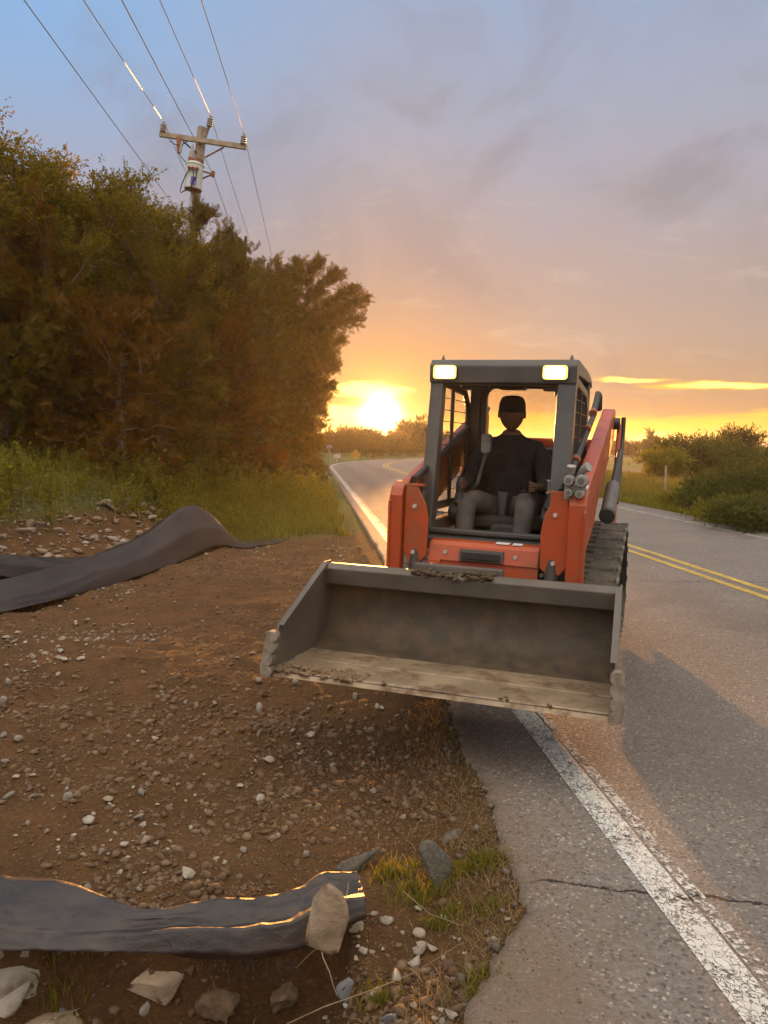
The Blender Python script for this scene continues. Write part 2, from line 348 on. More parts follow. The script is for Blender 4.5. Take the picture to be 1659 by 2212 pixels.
# ================================================================ the setting
def graded(a, b, s0, fine0, fine1, g=1.12, smax=120.):
    c = list(np.arange(fine0, fine1, s0)); st = s0; p = c[-1]
    while p < b: st = min(st*g, smax); p += st; c.append(p)
    st = s0; p = c[0]; l = []
    while p > a: st = min(st*g, smax); p -= st; l.append(p)
    return np.array(l[::-1]+c)
US = graded(-2600, 2600, .03, -5.2, 1.2); VS = graded(-60, 2700, .03, 1.3, 9.5)
UU, VV = np.meshgrid(US, VS); XX, YY = to_xy(UU, VV); ZZ = ter(XX, YY)
nr, ncl = UU.shape; I = np.arange(nr*ncl).reshape(nr, ncl)
GF = np.stack([I[:-1, :-1].ravel(), I[:-1, 1:].ravel(), I[1:, 1:].ravel(), I[1:, :-1].ravel()], 1)
def ground_mat():
    mt = bpy.data.materials.new('ground'); mt.use_nodes = True; t = NT(mt.node_tree); b = t.n['Principled BSDF']
    tc = t.new('ShaderNodeTexCoord'); o = tc.outputs['Object']; s = t.new('ShaderNodeSeparateXYZ'); t.l.new(o, s.inputs[0]); x, y, z = s.outputs
    u = t.m('ADD', t.m('MULTIPLY', x, CT), t.m('MULTIPLY', y, ST)); v = t.m('ADD', t.m('MULTIPLY', x, -ST), t.m('MULTIPLY', y, CT))
    dirt = t.mix(t.sm(t.noise(o, 3, 6, .6), .35, .65), (.130, .066, .028), (.085, .045, .019))
    dirt = t.mix(t.m('MULTIPLY', t.sm(t.noise(o, 45, 5, .7), .5, .72), .6), dirt, (.21, .12, .055))
    grass = t.mix(t.sm(t.noise(o, .35, 6, .6), .35, .65), (.060, .085, .022), (.12, .115, .040))
    grass = t.mix(t.m('MULTIPLY', t.sm(t.noise(o, 9, 6, .7), .5, .75), .6), grass, (.15, .125, .06))
    nz = t.m('MULTIPLY', t.m('SUBTRACT', t.noise(o, .9, 4, .6), .5), 3.0)
    vv = t.m('ADD', v, nz); uu = t.m('ADD', u, nz)
    g = t.m('MAXIMUM', t.sm(vv, 13.2, 15.0), t.m('MAXIMUM', t.sm(t.m('MULTIPLY', z, 1.0), .42, .62), t.sm(uu, 8.8, 9.6)), clamp=True)
    c = t.mix(g, dirt, grass)
    # far ploughed strip and paler hay field across the road
    f1 = t.m('MULTIPLY', t.sm(v, 30, 36), t.sm(v, 62, 54)); f1 = t.m('MULTIPLY', f1, t.sm(u, 16, 19))
    c = t.mix(t.m('MULTIPLY', f1, .8), c, (.13, .105, .085))
    t.l.new(c, b.inputs['Base Color']); b.inputs['Roughness'].default_value = .95; b.inputs['Specular IOR Level'].default_value = .2
    bn = t.new('ShaderNodeBump'); bn.inputs['Strength'].default_value = .9; bn.inputs['Distance'].default_value = .03
    t.l.new(t.m('ADD', t.noise(o, 38, 7, .7), t.m('MULTIPLY', t.noise(o, 8, 4, .6), 1.2)), bn.inputs['Height']); t.l.new(bn.outputs[0], b.inputs['Normal'])
    MATS['ground'] = mt
ground_mat()
g = np_mesh('ground', np.stack([XX.ravel(), YY.ravel(), ZZ.ravel()], 1), GF, 'ground', smooth=True); tag(g, kind='structure')

def asphalt_mat(name, base, worn=False):
    mt = bpy.data.materials.new(name); mt.use_nodes = True; t = NT(mt.node_tree); b = t.n['Principled BSDF']
    tc = t.new('ShaderNodeTexCoord'); o = tc.outputs['Object']
    vo = t.new('ShaderNodeTexVoronoi'); t.l.new(o, vo.inputs['Vector']); vo.inputs['Scale'].default_value = 95
    vs = t.new('ShaderNodeSeparateColor'); t.l.new(vo.outputs['Color'], vs.inputs[0])
    c = t.mix(t.sm(vs.outputs[0], 0, 1), tuple(.82*k for k in base), tuple(1.2*k for k in base))
    c = t.mix(t.m('MULTIPLY', t.sm(vs.outputs[1], .90, .97), .6), c, (.46, .40, .35))     # pale chips
    c = t.mix(t.m('MULTIPLY', t.sm(vs.outputs[2], .88, .95), .6), c, (.035, .032, .032))
    c = t.mix(t.m('MULTIPLY', t.sm(t.noise(o, .9, 6, .6), .4, .7), .45), c, (.115, .098, .088))
    c = t.mix(t.m('MULTIPLY', t.sm(t.noise(o, 6, 6, .7), .55, .75), .3), c, (.06, .055, .05))
    sx = t.new('ShaderNodeSeparateXYZ'); t.l.new(o, sx.inputs[0])
    u = t.m('ADD', t.m('MULTIPLY', sx.outputs[0], CT), t.m('MULTIPLY', sx.outputs[1], ST)); v = t.m('ADD', t.m('MULTIPLY', sx.outputs[0], -ST), t.m('MULTIPLY', sx.outputs[1], CT))
    wp = t.m('ADD', t.m('MULTIPLY', t.sm(t.m('ABSOLUTE', t.m('SUBTRACT', u, 2.15)), .55, .1), .5), t.m('MULTIPLY', t.sm(t.m('ABSOLUTE', t.m('SUBTRACT', u, 3.85)), .55, .1), .5))
    c = t.mix(t.m('MULTIPLY', wp, t.m('ADD', t.noise(o, 1.3, 5, .6), .1)), c, (.085, .075, .070))
    c = t.mix(t.m('MULTIPLY', t.sm(t.noise(o, .45, 3, .5, 1.5), .60, .66), .35), c, (.075, .068, .064))
    # dirt trodden over the shoulder
    nd = t.m('MULTIPLY', t.m('SUBTRACT', t.noise(o, 3.5, 6, .65), .5), 1.1)
    c = t.mix(t.m('MULTIPLY', t.sm(t.m('ADD', u, nd), 1.15, .55), .8), c, (.15, .105, .07))
    # transverse crack running out from the broken shoulder
    q0, q1 = gp(1135, 1903), gp(1659, 1952); a0, b0 = to_uv(q0.x, q0.y); a1, b1 = to_uv(q1.x, q1.y); k = (b1-b0)/(a1-a0)
    wob = t.m('MULTIPLY', t.m('SUBTRACT', t.noise(o, 5.5, 6, .65), .5), .16)
    dd = t.m('ABSOLUTE', t.m('ADD', t.m('SUBTRACT', v, t.m('ADD', t.m('MULTIPLY', u, k), b0-a0*k)), wob))
    cr = t.m('MULTIPLY', t.sm(dd, .0085, .003), t.sm(u, a0-.02, a0+.1))
    dd2 = t.m('ABSOLUTE', t.m('ADD', t.m('SUBTRACT', v, 8.9), t.m('ADD', t.m('MULTIPLY', wob, 1.5), t.m('MULTIPLY', u, .1))))
    cr = t.m('MAXIMUM', cr, t.m('MULTIPLY', t.sm(dd2, .012, .005), t.sm(u, 2.6, 3.0)))
    c = t.mix(cr, c, (.018, .015, .013))
    t.l.new(c, b.inputs['Base Color']); b.inputs['Specular IOR Level'].default_value = .4
    rr = t.m('ADD', t.m('MULTIPLY', vs.outputs[1], -.25), .90); t.l.new(rr, b.inputs['Roughness'])
    bn = t.new('ShaderNodeBump'); bn.inputs['Strength'].default_value = .55; bn.inputs['Distance'].default_value = .006
    hh = t.m('SUBTRACT', t.m('ADD', t.m('MULTIPLY', vs.outputs[0], .6), t.m('SUBTRACT', 1.0, vo.outputs['Distance'])), t.m('MULTIPLY', cr, 6.0))
    t.l.new(hh, bn.inputs['Height']); t.l.new(bn.outputs[0], b.inputs['Normal'])
    MATS[name] = mt
asphalt_mat('asphalt', (.165, .142, .130))
rv = graded(-12, 210, .014, 1.2, 7.5, 1.08, 2.5); cols = np.array([0, .04, .12, .3, 1.6, 2.2, 3, 4.8, 6.5, 8.0, 8.55]); eu = edge_u(rv)
ru = np.where(cols[None, :] < .5, eu[:, None]+cols[None, :], np.maximum(cols[None, :], eu[:, None]+.5)); rz = np.zeros_like(ru)
rz[:, 0] = -.012; rz[:, 1] = -.003
ru = np.concatenate([eu[:, None]-.01, ru, ru[:, -1:]+.03], 1); rz = np.concatenate([np.full((len(rv), 1), -.16), rz, np.full((len(rv), 1), -.2)], 1)
ru = ru+bend(rv)[:, None]; rx, ry = to_xy(ru, rv[:, None]+0*ru); nr2, nc2 = ru.shape; I2 = np.arange(nr2*nc2).reshape(nr2, nc2)
RF = np.stack([I2[:-1, :-1].ravel(), I2[:-1, 1:].ravel(), I2[1:, 1:].ravel(), I2[1:, :-1].ravel()], 1)
tag(np_mesh('road', np.stack([rx.ravel(), ry.ravel(), rz.ravel()], 1), RF, 'asphalt'), kind='structure')
def paint_mat(name, col, wear, scale):
    mt = bpy.data.materials.new(name); mt.use_nodes = True; t = NT(mt.node_tree); b = t.n['Principled BSDF']
    tc = t.new('ShaderNodeTexCoord'); o = tc.outputs['Object']; o_ = t.n['Material Output']
    b.inputs['Roughness'].default_value = .6; c = t.mix(t.sm(t.noise(o, 14, 5, .7), .35, .7), col, tuple(.72*k for k in col)); t.l.new(c, b.inputs['Base Color'])
    dv = t.new('ShaderNodeVectorMath', operation='MULTIPLY_ADD'); t.l.new(o, dv.inputs[0]); dv.inputs[1].default_value = (1.0, .6, 1)
    nn = t.new('ShaderNodeTexNoise'); t.l.new(o, nn.inputs['Vector']); nn.inputs['Scale'].default_value = 30; nn.inputs['Detail'].default_value = 3
    sc2 = t.new('ShaderNodeVectorMath', operation='SCALE'); t.l.new(nn.outputs['Color'], sc2.inputs[0]); sc2.inputs['Scale'].default_value = .055; t.l.new(sc2.outputs[0], dv.inputs[2])
    vo = t.new('ShaderNodeTexVoronoi', feature='DISTANCE_TO_EDGE'); t.l.new(dv.outputs[0], vo.inputs['Vector']); vo.inputs['Scale'].default_value = scale
    crack = t.sm(vo.outputs['Distance'], t.m('MULTIPLY', t.noise(o, 5, 4, .7), .20), .01); hole = t.sm(t.m('ADD', t.m('MULTIPLY', t.noise(o, 34, 6, .75), .65), t.m('MULTIPLY', t.noise(o, 5, 4, .6), .35)), wear-.02, wear+.03); big = t.sm(t.noise(o, 3, 3, .5), .3, .6)
    a = t.m('MAXIMUM', t.m('MULTIPLY', crack, t.m('ADD', t.m('MULTIPLY', big, .6), .4)), hole)
    tr = t.new('ShaderNodeBsdfTransparent'); mx = t.new('ShaderNodeMixShader'); t.l.new(a, mx.inputs[0]); t.l.new(b.outputs[0], mx.inputs[1]); t.l.new(tr.outputs[0], mx.inputs[2]); t.l.new(mx.outputs[0], o_.inputs[0])
    MATS[name] = mt
paint_mat('white_paint', (.58, .58, .56), .55, 44); paint_mat('faint_paint', (.55, .54, .52), .50, 30); paint_mat('yellow_paint', (.60, .40, .07), .70, 70)
def line(name, u, wd, material, v0=-10, v1=200, z=.004, lin=True):
    v = graded(v0, v1, .25, 1.0, 12, 1.06, 3) if lin else rv; j = fbm(v, v*0, 3., 3, 8)*.006
    a = np.stack(to_xy(u-wd/2+bend(v)+j, v)+(v*0+z,), 1); b = np.stack(to_xy(u+wd/2+bend(v)+j, v)+(v*0+z,), 1); n = len(v); k = np.arange(n-1)
    tag(np_mesh(name, np.concatenate([a, b]), np.stack([k, k+n, k+n+1, k+1], 1), material), kind='structure')
line('white_edge_marking', 1.235, .125, 'white_paint'); line('worn_edge_marking', 1.335, .05, 'faint_paint', z=.0035)
line('yellow_centre_marking', 4.70, .11, 'yellow_paint'); line('yellow_centre_marking', 4.95, .11, 'yellow_paint'); line('far_edge_marking', 7.75, .11, 'faint_paint')
def water_mat():
    m_ = mat('water', (.30, .32, .36), (.36, .36, .38), .01, .25); return m_
water_mat()
tag(MB().add([(-3000, 330, -3.6), (3000, 330, -3.6), (3000, 900, -3.6), (-3000, 900, -3.6)], [(0, 1, 2, 3)]).build('water', 'water'), kind='structure')
mat('hill_wood', (.050, .050, .030), (.075, .065, .035), .02, .95)
hx = np.linspace(-1500, 1800, 400); hy = np.linspace(700, 1150, 14); HX, HY = np.meshgrid(hx, hy)
prof = np.interp((HY-700)/450, [0, .12, .45, 1], [0, .45, 1, .6]); top = 14.2-3.6*sstep(HX, 220, 560)+.8*fbm(HX, HX*0, .006, 3, 2)
HZ = -6+prof*top+.7*fbm(HX, HY, .05, 3, 3)*prof; Ih = np.arange(HX.size).reshape(HX.shape)
tag(np_mesh('hills', np.stack([HX.ravel(), HY.ravel(), HZ.ravel()], 1), np.stack([Ih[:-1, :-1].ravel(), Ih[:-1, 1:].ravel(), Ih[1:, 1:].ravel(), Ih[1:, :-1].ravel()], 1), 'hill_wood', smooth=True), kind='structure')
# ================================================================ compact track loader (local: x to picture right, y to its rear, z up)
LO = Vector((.735, 5.15, .012)); LA = R(-19.5); LR = R(1.3)
loader = empty('track_loader', LO, LA); loader.rotation_euler = (0, LR, LA)
tag(loader, 'orange compact track loader with lit work lamps and raised empty bucket on the road edge', 'loader')
def rrect(x0, x1, z0, z1, r, n=5, skew=None):
    P = []
    for cx, cz, a0 in ((x1-r, z0+r, -90), (x1-r, z1-r, 0), (x0+r, z1-r, 90), (x0+r, z0+r, 180)):
        for k in range(n+1): a = R(a0+90*k/n); P.append((cx+r*math.cos(a), cz+r*math.sin(a)))
    return P
def frame(mb, outer, inner, a0, a1, axis='x'):
    """ring between two outlines with equal point counts, extruded"""
    n = len(outer); P = {'x': lambda p, a: (a, p[0], p[1]), 'y': lambda p, a: (p[0], a, p[1])}[axis]
    vs = [P(p, a) for a in (a0, a1) for p in outer]+[P(p, a) for a in (a0, a1) for p in inner]
    fs = []
    for i in range(n):
        j = (i+1) % n
        fs += [(i, j, n+j, n+i), (2*n+i, 3*n+i, 3*n+j, 2*n+j), (i, 2*n+i, 2*n+j, j), (n+i, n+j, 3*n+j, 3*n+i)]
    mb.add(vs, fs)
# --- chassis and front panels
ch = MB(); ch.bb(-.36, .36, -.10, 1.95, .32, .92); ch.bb(-.46, .46, .10, 1.9, .55, .90)
ch.prism([(-.42, .42), (-.10, .36), (-.10, .80), (-.42, .72)], -.30, .30)
ch.build('chassis', 'black_paint', loader, bevel=.01)
fp = MB(); fp.prism([(-.47, .45), (-.435, .45), (-.395, .815), (-.43, .815)], -.345, .345)
front = fp.build('front_panel', 'orange', loader, bevel=.006)
lp = MB(); lp.prism([(-.445, .822), (-.40, .822), (-.375, .915), (-.30, .928), (-.30, .945), (-.385, .940), (-.415, .920)], -.345, .345)
ledge = lp.build('upper_panel', 'orange', loader, bevel=.005); ledge.location.z = -.018
hd = MB(); hd.prism([(-.470, .832), (-.430, .832), (-.405, .90), (-.440, .905)], -.14, .135); hd.bb(-.125, .12, -.478, -.466, .845, .895); hd.build('handle', 'black_paint', ledge, bevel=.008)
for (bx, by, bz) in ((-.235, -.428, .875), (.205, -.428, .875)): MB().tube([(bx, by+.02, bz), (bx, by-.012, bz)], .013, 8).build('bolt', 'bolt', ledge)
cv_ = MB(); cv_.prism([(-.478, .58), (-.458, .58), (-.430, .808), (-.450, .808)], -.345, -.262); cvp = cv_.build('cover_plate', 'orange', front, bevel=.004)
for bz in (.60, .635, .775): MB().tube([(-.315, -.46+(bz-.6)*.1, bz), (-.315, -.492+(bz-.6)*.1, bz)], .012, 8).build('bolt', 'bolt', front)
st = MB(); st.prism([(-.30, .935), (-.298, .948), (-.22, .952), (-.22, .93)], -.17, .04); st.build('rail_trim', 'cab_grey', loader).location.z = -.018
for a, b in ((.07, .155), (.175, .235)): MB().prism([(-.3905, .9435), (-.3905, .9445), (-.330, .9495), (-.330, .9485)], a, b).build('sticker', 'sticker', loader).location.z = -.018
# sill of the cab opening
sl = MB(); sl.prism([(-.30, .88), (-.12, .88), (-.12, .99), (-.20, .998), (-.22, .97), (-.30, .955)], -.40, .40); sl.bb(-.40, .40, -.25, -.19, .98, 1.012)
sl.build('sill', 'cab_grey', loader, bevel=.008).location.z = -.03
# --- cab
cab = MB()
# front posts lean forward towards the foot
for sx in (-1, 1):
    xo, xi = (.465, .350) if sx > 0 else (-.495, -.405)
    a = [(-.20, .93), (-.07, .93), (.085, 2.02), (.0, 2.02)]
    cab.prism(a, min(xo, xi), max(xo, xi))
    # rear posts
    cab.prism([(1.02, .95), (1.12, .95), (1.10, 2.02), (1.0, 2.02)], min(sx*.46, sx*.375), max(sx*.46, sx*.375))
    # lower side rail
    cab.bb(min(sx*.45, sx*.40), max(sx*.45, sx*.40), -.10, 1.06, .93, 1.02)
roof = [(-.03, 1.935), (-.035, 2.05), (.0, 2.092), (.12, 2.10), (.75, 2.085), (1.04, 2.055), (1.125, 2.02), (1.12, 1.985), (1.02, 2.015), (.10, 2.0), (.06, 1.945)]
cab.prism(roof, -.500, .470)
cab.prism([(.0, 1.92), (.0, 1.94), (.10, 1.95), (.09, 1.93)], -.40, .40)
# back wall around rear window
frame(cab, rrect(-.45, .42, 1.0, 2.03, .02), rrect(-.33, .340, 1.28, 1.975, .07), 1.03, 1.09, 'y')
cabo = cab.build('cab', 'cab_grey', loader, bevel=.018, seg=3, smooth=False)
for sx in (-1, 1): MB().tube([(sx*.425, .03, 2.07), (sx*.425, .03, 2.10), (sx*.425, .035, 2.125)], [.022, .013, .003], 6).build('roof_lug', 'cab_grey', cabo)
gl = MB(); gl.prism(rrect(-.34, .35, 1.27, 1.985, .07), 1.055, 1.062, 'y'); gl.build('rear_window', 'glass', loader)
# side screens: moulded frame, bars and wires
for sx in (-1, 1):
    s = MB(); x0, x1 = (.432, .459) if sx > 0 else (-.487, -.460)
    outer = [(.075, 1.06), (1.03, 1.06), (1.03, 1.70), (1.02, 1.86), (.90, 1.955), (.14, 2.0), (.085, 1.96), (.075, 1.80)]
    inner = [(.125, 1.12), (.975, 1.12), (.975, 1.68), (.965, 1.80), (.87, 1.90), (.18, 1.935), (.135, 1.90), (.125, 1.78)]
    frame(s, outer, inner, x0, x1)
    sc_ = s.build('side_screen', 'cab_grey', loader, bevel=.008)
    b = MB()
    for k in range(9): zz = 1.19+k*.083; b.bb(x0+.010, x1-.010, .11, .99, zz-.0025, zz+.0025)
    b.bb(x0+.003, x1-.003, .50, .525, 1.1, 1.93)
    for k in range(28):
        yy = .15+k*.030; b.bb((x0+x1)/2-.0012, (x0+x1)/2+.0012, yy-.0012, yy+.0012, 1.1, 1.92)
    b.build('wire_grid', 'black_paint', sc_)
# work lamps
for sx in (-1, 1):
    h = MB(); h.prism(rrect((sx*.362-.026)-.082, (sx*.362-.026)+.082, 1.958, 2.052, .02), -.055, .02, 'y')
    lamp = h.build('work_lamp', 'black_paint', loader, bevel=.004)
    l = MB(); l.prism(rrect((sx*.362-.026)-.063, (sx*.362-.026)+.063, 1.968, 2.042, .028), -.060, -.052, 'y'); l.build('lens', 'lamp_lens', lamp)
    l = MB(); frame(l, rrect((sx*.362-.026)-.078, (sx*.362-.026)+.078, 1.960, 2.050, .02), rrect((sx*.362-.026)-.066, (sx*.362-.026)+.066, 1.966, 2.044, .026), -.064, -.05, 'y'); l.build('glow_bezel', 'lamp_rim_glow', lamp)
# bolt and grab handle on the right front post, inner latch bits at the header
gh = MB(); gh.tube([(.43, -.03, 1.60), (.43, -.06, 1.60)], .017, 10); gh.tube([(.425, -.03, 1.555), (.425, -.055, 1.55), (.435, -.085, 1.50), (.445, -.12, 1.22), (.445, -.10, 1.18)], .008, 8)
gh.build('grab_handle', 'steel', loader, smooth=True)
lt = MB(); lt.bb(.25, .36, .05, .12, 1.895, 1.925); lt.tube([(.335, .06, 1.90), (.335, .06, 1.86)], .013, 8); lt.bb(-.30, -.12, .06, .16, 1.90, 1.93); lt.bb(-.05, .12, .10, .2, 1.905, 1.93)
lt.build('header_latch', 'black_paint', loader, bevel=.005)
# seat and control pods
se = MB(); se.prism([(-.02, .0), (.02, .0)], 0, 0) if False else None
se = MB(); se.prism([(.35, .93), (.92, .90), (.95, 1.0), (.36, 1.03)], -.27, .25)
seat = se.build('seat', 'seat_black', loader, bevel=.035, seg=3)
sb = MB(); sb.prism(rrect(-.25, .23, .98, 1.50, .1), .84, .95, 'y'); sb.build('seat_back', 'seat_black', seat, bevel=.03, seg=3)
su = MB(); su.bb(-.2, .18, .40, .88, .72, .93); su.build('seat_base', 'plastic', seat, bevel=.02)
fm = MB(); fm.prism(rrect(-.09, .10, .885, .985, .04), .20, .34, 'y'); fm.prism(rrect(-.07, .09, .80, .86, .025), .14, .30, 'y'); fm.bb(-.06, .06, .10, .28, .70, .79); fm.build('floor_box', 'plastic', loader, bevel=.02, seg=3)
for sx in (-1, 1):
    p = MB(); p.prism([(.12, 1.06), (.16, 1.00), (.66, 1.02), (.66, 1.12), (.20, 1.13)], min(sx*.26, sx*.385), max(sx*.26, sx*.385)); p.bb(min(sx*.29, sx*.37), max(sx*.29, sx*.37), .28, .6, .78, 1.04)
    pod = p.build('armrest', 'plastic', loader, bevel=.03, seg=3)
    j = MB(); j.tube([(sx*.315, .19, 1.12), (sx*.315, .19, 1.20)], [.045, .022], 10); j.tube([(sx*.315, .19, 1.20), (sx*.31, .18, 1.25), (sx*.305, .18, 1.30)], [.024, .028, .02], 10); j.build('joystick', 'plastic', pod, smooth=True)
lb = MB(); lb.prism(rrect(-.20, -.135, 1.47, 1.61, .025), .30, .37, 'y'); lb.tube([(-.17, .35, 1.48), (-.24, .42, 1.25), (-.33, .5, 1.15)], .014, 6)
lb.build('lap_bar', 'pale_rubber', loader, bevel=.012, seg=3)
fl = MB(); fl.bb(-.39, .39, -.15, 1.05, .70, .74); fl.build('cab_floor', 'black_paint', loader)
# --- rear engine cover and cross member
ec = MB(); ec.prism([(1.14, .80), (2.02, .80), (2.02, 1.42), (1.92, 1.50), (1.14, 1.52)], -.42, .42)
eng = ec.build('engine_cover', 'black_paint', loader, bevel=.03, seg=3)
cr = MB(); cr.prism([(1.82, 1.40), (2.02, 1.40), (2.02, 1.55), (1.96, 1.60), (1.82, 1.60)], -.50, .50); cr.build('cross_member', 'orange', loader, bevel=.01)
ex = MB()
for k in range(8): ex.bb(-.30+k*.08, -.26+k*.08, 1.30, 1.75, 1.522, 1.53)
ex.build('vent', 'plastic', eng)
# side tail lamp cluster behind the cab on the picture-right side
tl = MB(); tl.bb(.44, .50, 1.08, 1.17, 1.39, 1.50); tlo = tl.build('side_lamp', 'plastic', loader, bevel=.008)
am = MB(); am.bb(.465, .485, 1.065, 1.075, 1.40, 1.425); am.build('reflector', 'rust', tlo)
# --- lift arms
mat('arm_inner', (.62, .105, .018), None, 3, .4, coat=.2)
for sx in (-1, 1):
    X0, X1 = sorted((sx*.512, sx*(.615 if sx > 0 else .595)))
    a = MB()
    prof = [(-.50, .44), (-.50, 1.20), (-.47, 1.255), (-.40, 1.29), (1.78, 1.86), (1.92, 1.86), (1.97, 1.78), (1.97, 1.62), (.34, 1.13), (.22, 1.04), (-.08, .965), (-.33, .925), (-.41, .86), (-.41, .44)]
    a.prism([p for p in prof if p[0] < -.3]+[(-.34, 1.31)][:0]+[], X0, X1) if False else None
    a.prism([(-.50, .44), (-.50, 1.20), (-.47, 1.255), (-.40, 1.285), (-.34, 1.285), (-.34, .95), (-.41, .86), (-.41, .44)], X0, X1)
    bi, bo = (.515, .612) if sx > 0 else (-.500, -.552)
    a.prism([(-.42, 1.27), (-.38, 1.296), (1.78, 1.862), (1.92, 1.862), (1.97, 1.78), (1.97, 1.62), (.34, 1.13), (.22, 1.04), (-.08, .965), (-.33, .928), (-.37, .95)], min(bi, bo), max(bi, bo))
    arm = a.build('lift_arm', 'orange', loader, bevel=.010)
    # raised edge plates on both flanks of the front leg
    e = MB(); xo = X1 if sx > 0 else X0
    e.prism([(-.512, .44), (-.512, 1.16), (-.48, 1.20), (-.46, 1.18), (-.49, 1.14), (-.49, .44)], xo-sx*.012 if sx > 0 else xo-.002, xo+.002 if sx > 0 else xo+.012)
    e.build('edge_plate', 'orange', arm)
    # pin boss low on the outer flank
    p = MB(); p.tube([(sx*.56, 1.83, 1.74), (sx*.66, 1.83, 1.74)], .05, 14); p.build('pin', 'black_paint', arm, bevel=.004)
    # bumper plate in front of the tilt cylinder
    y0 = -.455
    if sx > 0: pl = [(x_+.018, z_) for x_, z_ in [(.385, 1.265), (.485, 1.265), (.488, 1.20), (.502, 1.16), (.502, .83), (.460, .775), (.385, .768), (.340, .81), (.335, 1.02), (.352, 1.13), (.382, 1.19)]]
    else: pl = [(-.42, 1.262), (-.49, 1.262), (-.50, 1.20), (-.505, .86), (-.46, .76), (-.40, .77), (-.35, .83), (-.345, 1.06), (-.365, 1.15)]
    b = MB(); b.prism(pl, y0-.012, y0+.008, 'y'); plate = b.build('bumper_plate', 'orange', loader, bevel=.006)
    b = MB(); b.prism([(sx*.385, 1.262), (sx*.485, 1.262), (sx*.485, 1.274), (sx*.385, 1.274)], y0-.014, y0+.06, 'y'); b.build('lip', 'orange', plate)
    for bz in (1.135, .845): MB().tube([(sx*.44-.005*sx, y0, bz), (sx*.44-.005*sx, y0-.028, bz)], [.016, .012], 10).build('bolt', 'bolt', plate)
    # tilt cylinder behind the plate and its rod to the bucket
    c = MB(); c.tube([(sx*.425, -.36, 1.22), (sx*.425, -.46, .70)], .040, 14); cy = c.build('tilt_cylinder', 'black_paint', loader, smooth=True)
    c = MB(); c.tube([(sx*.425, -.46, .72), (sx*.425, -.66, .60)], .030, 14); c.tube([(sx*.37, -.43, .765), (sx*.37, -.45, .765)], .012, 8); c.build('rod', 'cyl_grey', cy, smooth=True)
    # lift cylinder outside the arm above the track
    c = MB(); c.tube([(sx*.68, .40, 1.075), (sx*.68, .95, 1.25)], .050, 18); lc = c.build('lift_cylinder', 'cyl_grey', loader, smooth=True)
    c = MB(); c.tube([(sx*.68, .95, 1.25), (sx*.68, 1.75, 1.505)], .026, 12); c.tube([(sx*.68, .385, 1.07), (sx*.68, .43, 1.085)], .054, 18); c.build('rod', 'plastic', lc, smooth=True)
    # rear uprights with the link arm
    u = MB(); u.prism([(1.30, .86), (1.95, .86), (2.08, 1.60), (2.02, 1.74), (1.88, 1.74), (1.80, 1.60), (1.55, 1.10)], min(sx*.635, sx*.67), max(sx*.635, sx*.67)); u.build('rear_upright', 'orange', loader, bevel=.01)
    lk = MB(); lk.tube([(sx*.68, 1.99, 1.80), (sx*.68, 1.97, 1.60), (sx*.68, 1.78, 1.30), (sx*.68, 1.60, 1.08)], .020, 8); lk.build('link_arm', 'black_paint', loader, bevel=.0)
# hydraulic hoses along the inner side of the right arm, rising above it at the rear
hs = MB()
hs.tube([(.475, -.38, 1.30), (.470, .30, 1.48), (.465, 1.0, 1.665), (.46, 1.55, 1.80), (.455, 1.78, 1.90)], .024, 8)
hs.tube([(.455, 1.50, 1.80), (.46, 1.68, 1.90), (.465, 1.78, 1.985), (.47, 1.86, 1.97), (.47, 1.92, 1.86)], .030, 8)
hs.tube([(.448, -.35, 1.27), (.442, .35, 1.44), (.44, 1.1, 1.64), (.44, 1.6, 1.76)], .020, 8)
hs.build('hydraulic_hose', 'hose', loader, smooth=True)
h2 = MB(); h2.tube([(-.475, -.38, 1.30), (-.470, .30, 1.47), (-.465, 1.2, 1.70), (-.46, 1.7, 1.84)], .022, 8); h2.build('hydraulic_hose', 'hose', loader, smooth=True)
for t_ in (.25, .62, .86): p = Vector((.475, -.38, 1.30)).lerp(Vector((.455, 1.78, 1.90)), t_); MB().tube([p-Vector((0, .03, .01)), p+Vector((0, .03, .01))], .034, 8).build('hose_clamp', 'rust', loader)
# quick couplers on top of the arm nose
qc = MB()
qc.bb(.478, .598, -.47, -.38, 1.235, 1.315)
for (cx, cz, r, l) in ((0.508, 1.275, .026, .055), (0.570, 1.270, .028, .055), (0.505, 1.345, .033, .05), (0.575, 1.345, .038, .055)):
    qc.tube([(cx, -.40, cz), (cx, -.47-.3*l, cz), (cx, -.47-l, cz)], [r, r, r*.82], 16)
qc.tube([(.513, -.42, 1.36), (.511, -.46, 1.40), (.513, -.47, 1.43)], [.020, .022, .027], 12)
qc.tube([(.553, -.42, 1.37), (.58, -.44, 1.41), (.61, -.46, 1.43)], [.018, .024, .03], 12)
q = qc.build('hydraulic_coupler', 'coupler', loader, smooth=True)
for (cx, cz, r, l) in ((0.508, 1.275, .026, .055), (0.570, 1.270, .028, .055), (0.505, 1.345, .033, .05), (0.575, 1.345, .038, .055)): MB().tube([(cx, -.47-l+.004, cz), (cx, -.47-l-.004, cz)], r*.5, 12).build('coupler_face', 'cyl_grey', q)

sk = MB(); sk.prism([(-.405, 1.292), (-.33, 1.3116), (-.33, 1.3126), (-.405, 1.293)], .535, .605); sk.build('sticker', 'sticker', loader)
wr = MB(); wr.tube([(.385, -.44, 1.25), (.385, -.45, 1.34)], .006, 6); wr.tube([(.375, -.445, 1.335), (.395, -.455, 1.335)], .006, 6); wr.tube([(.375, -.445, 1.262), (.395, -.455, 1.262)], .006, 6); wr.build('latch_rod', 'steel', loader)
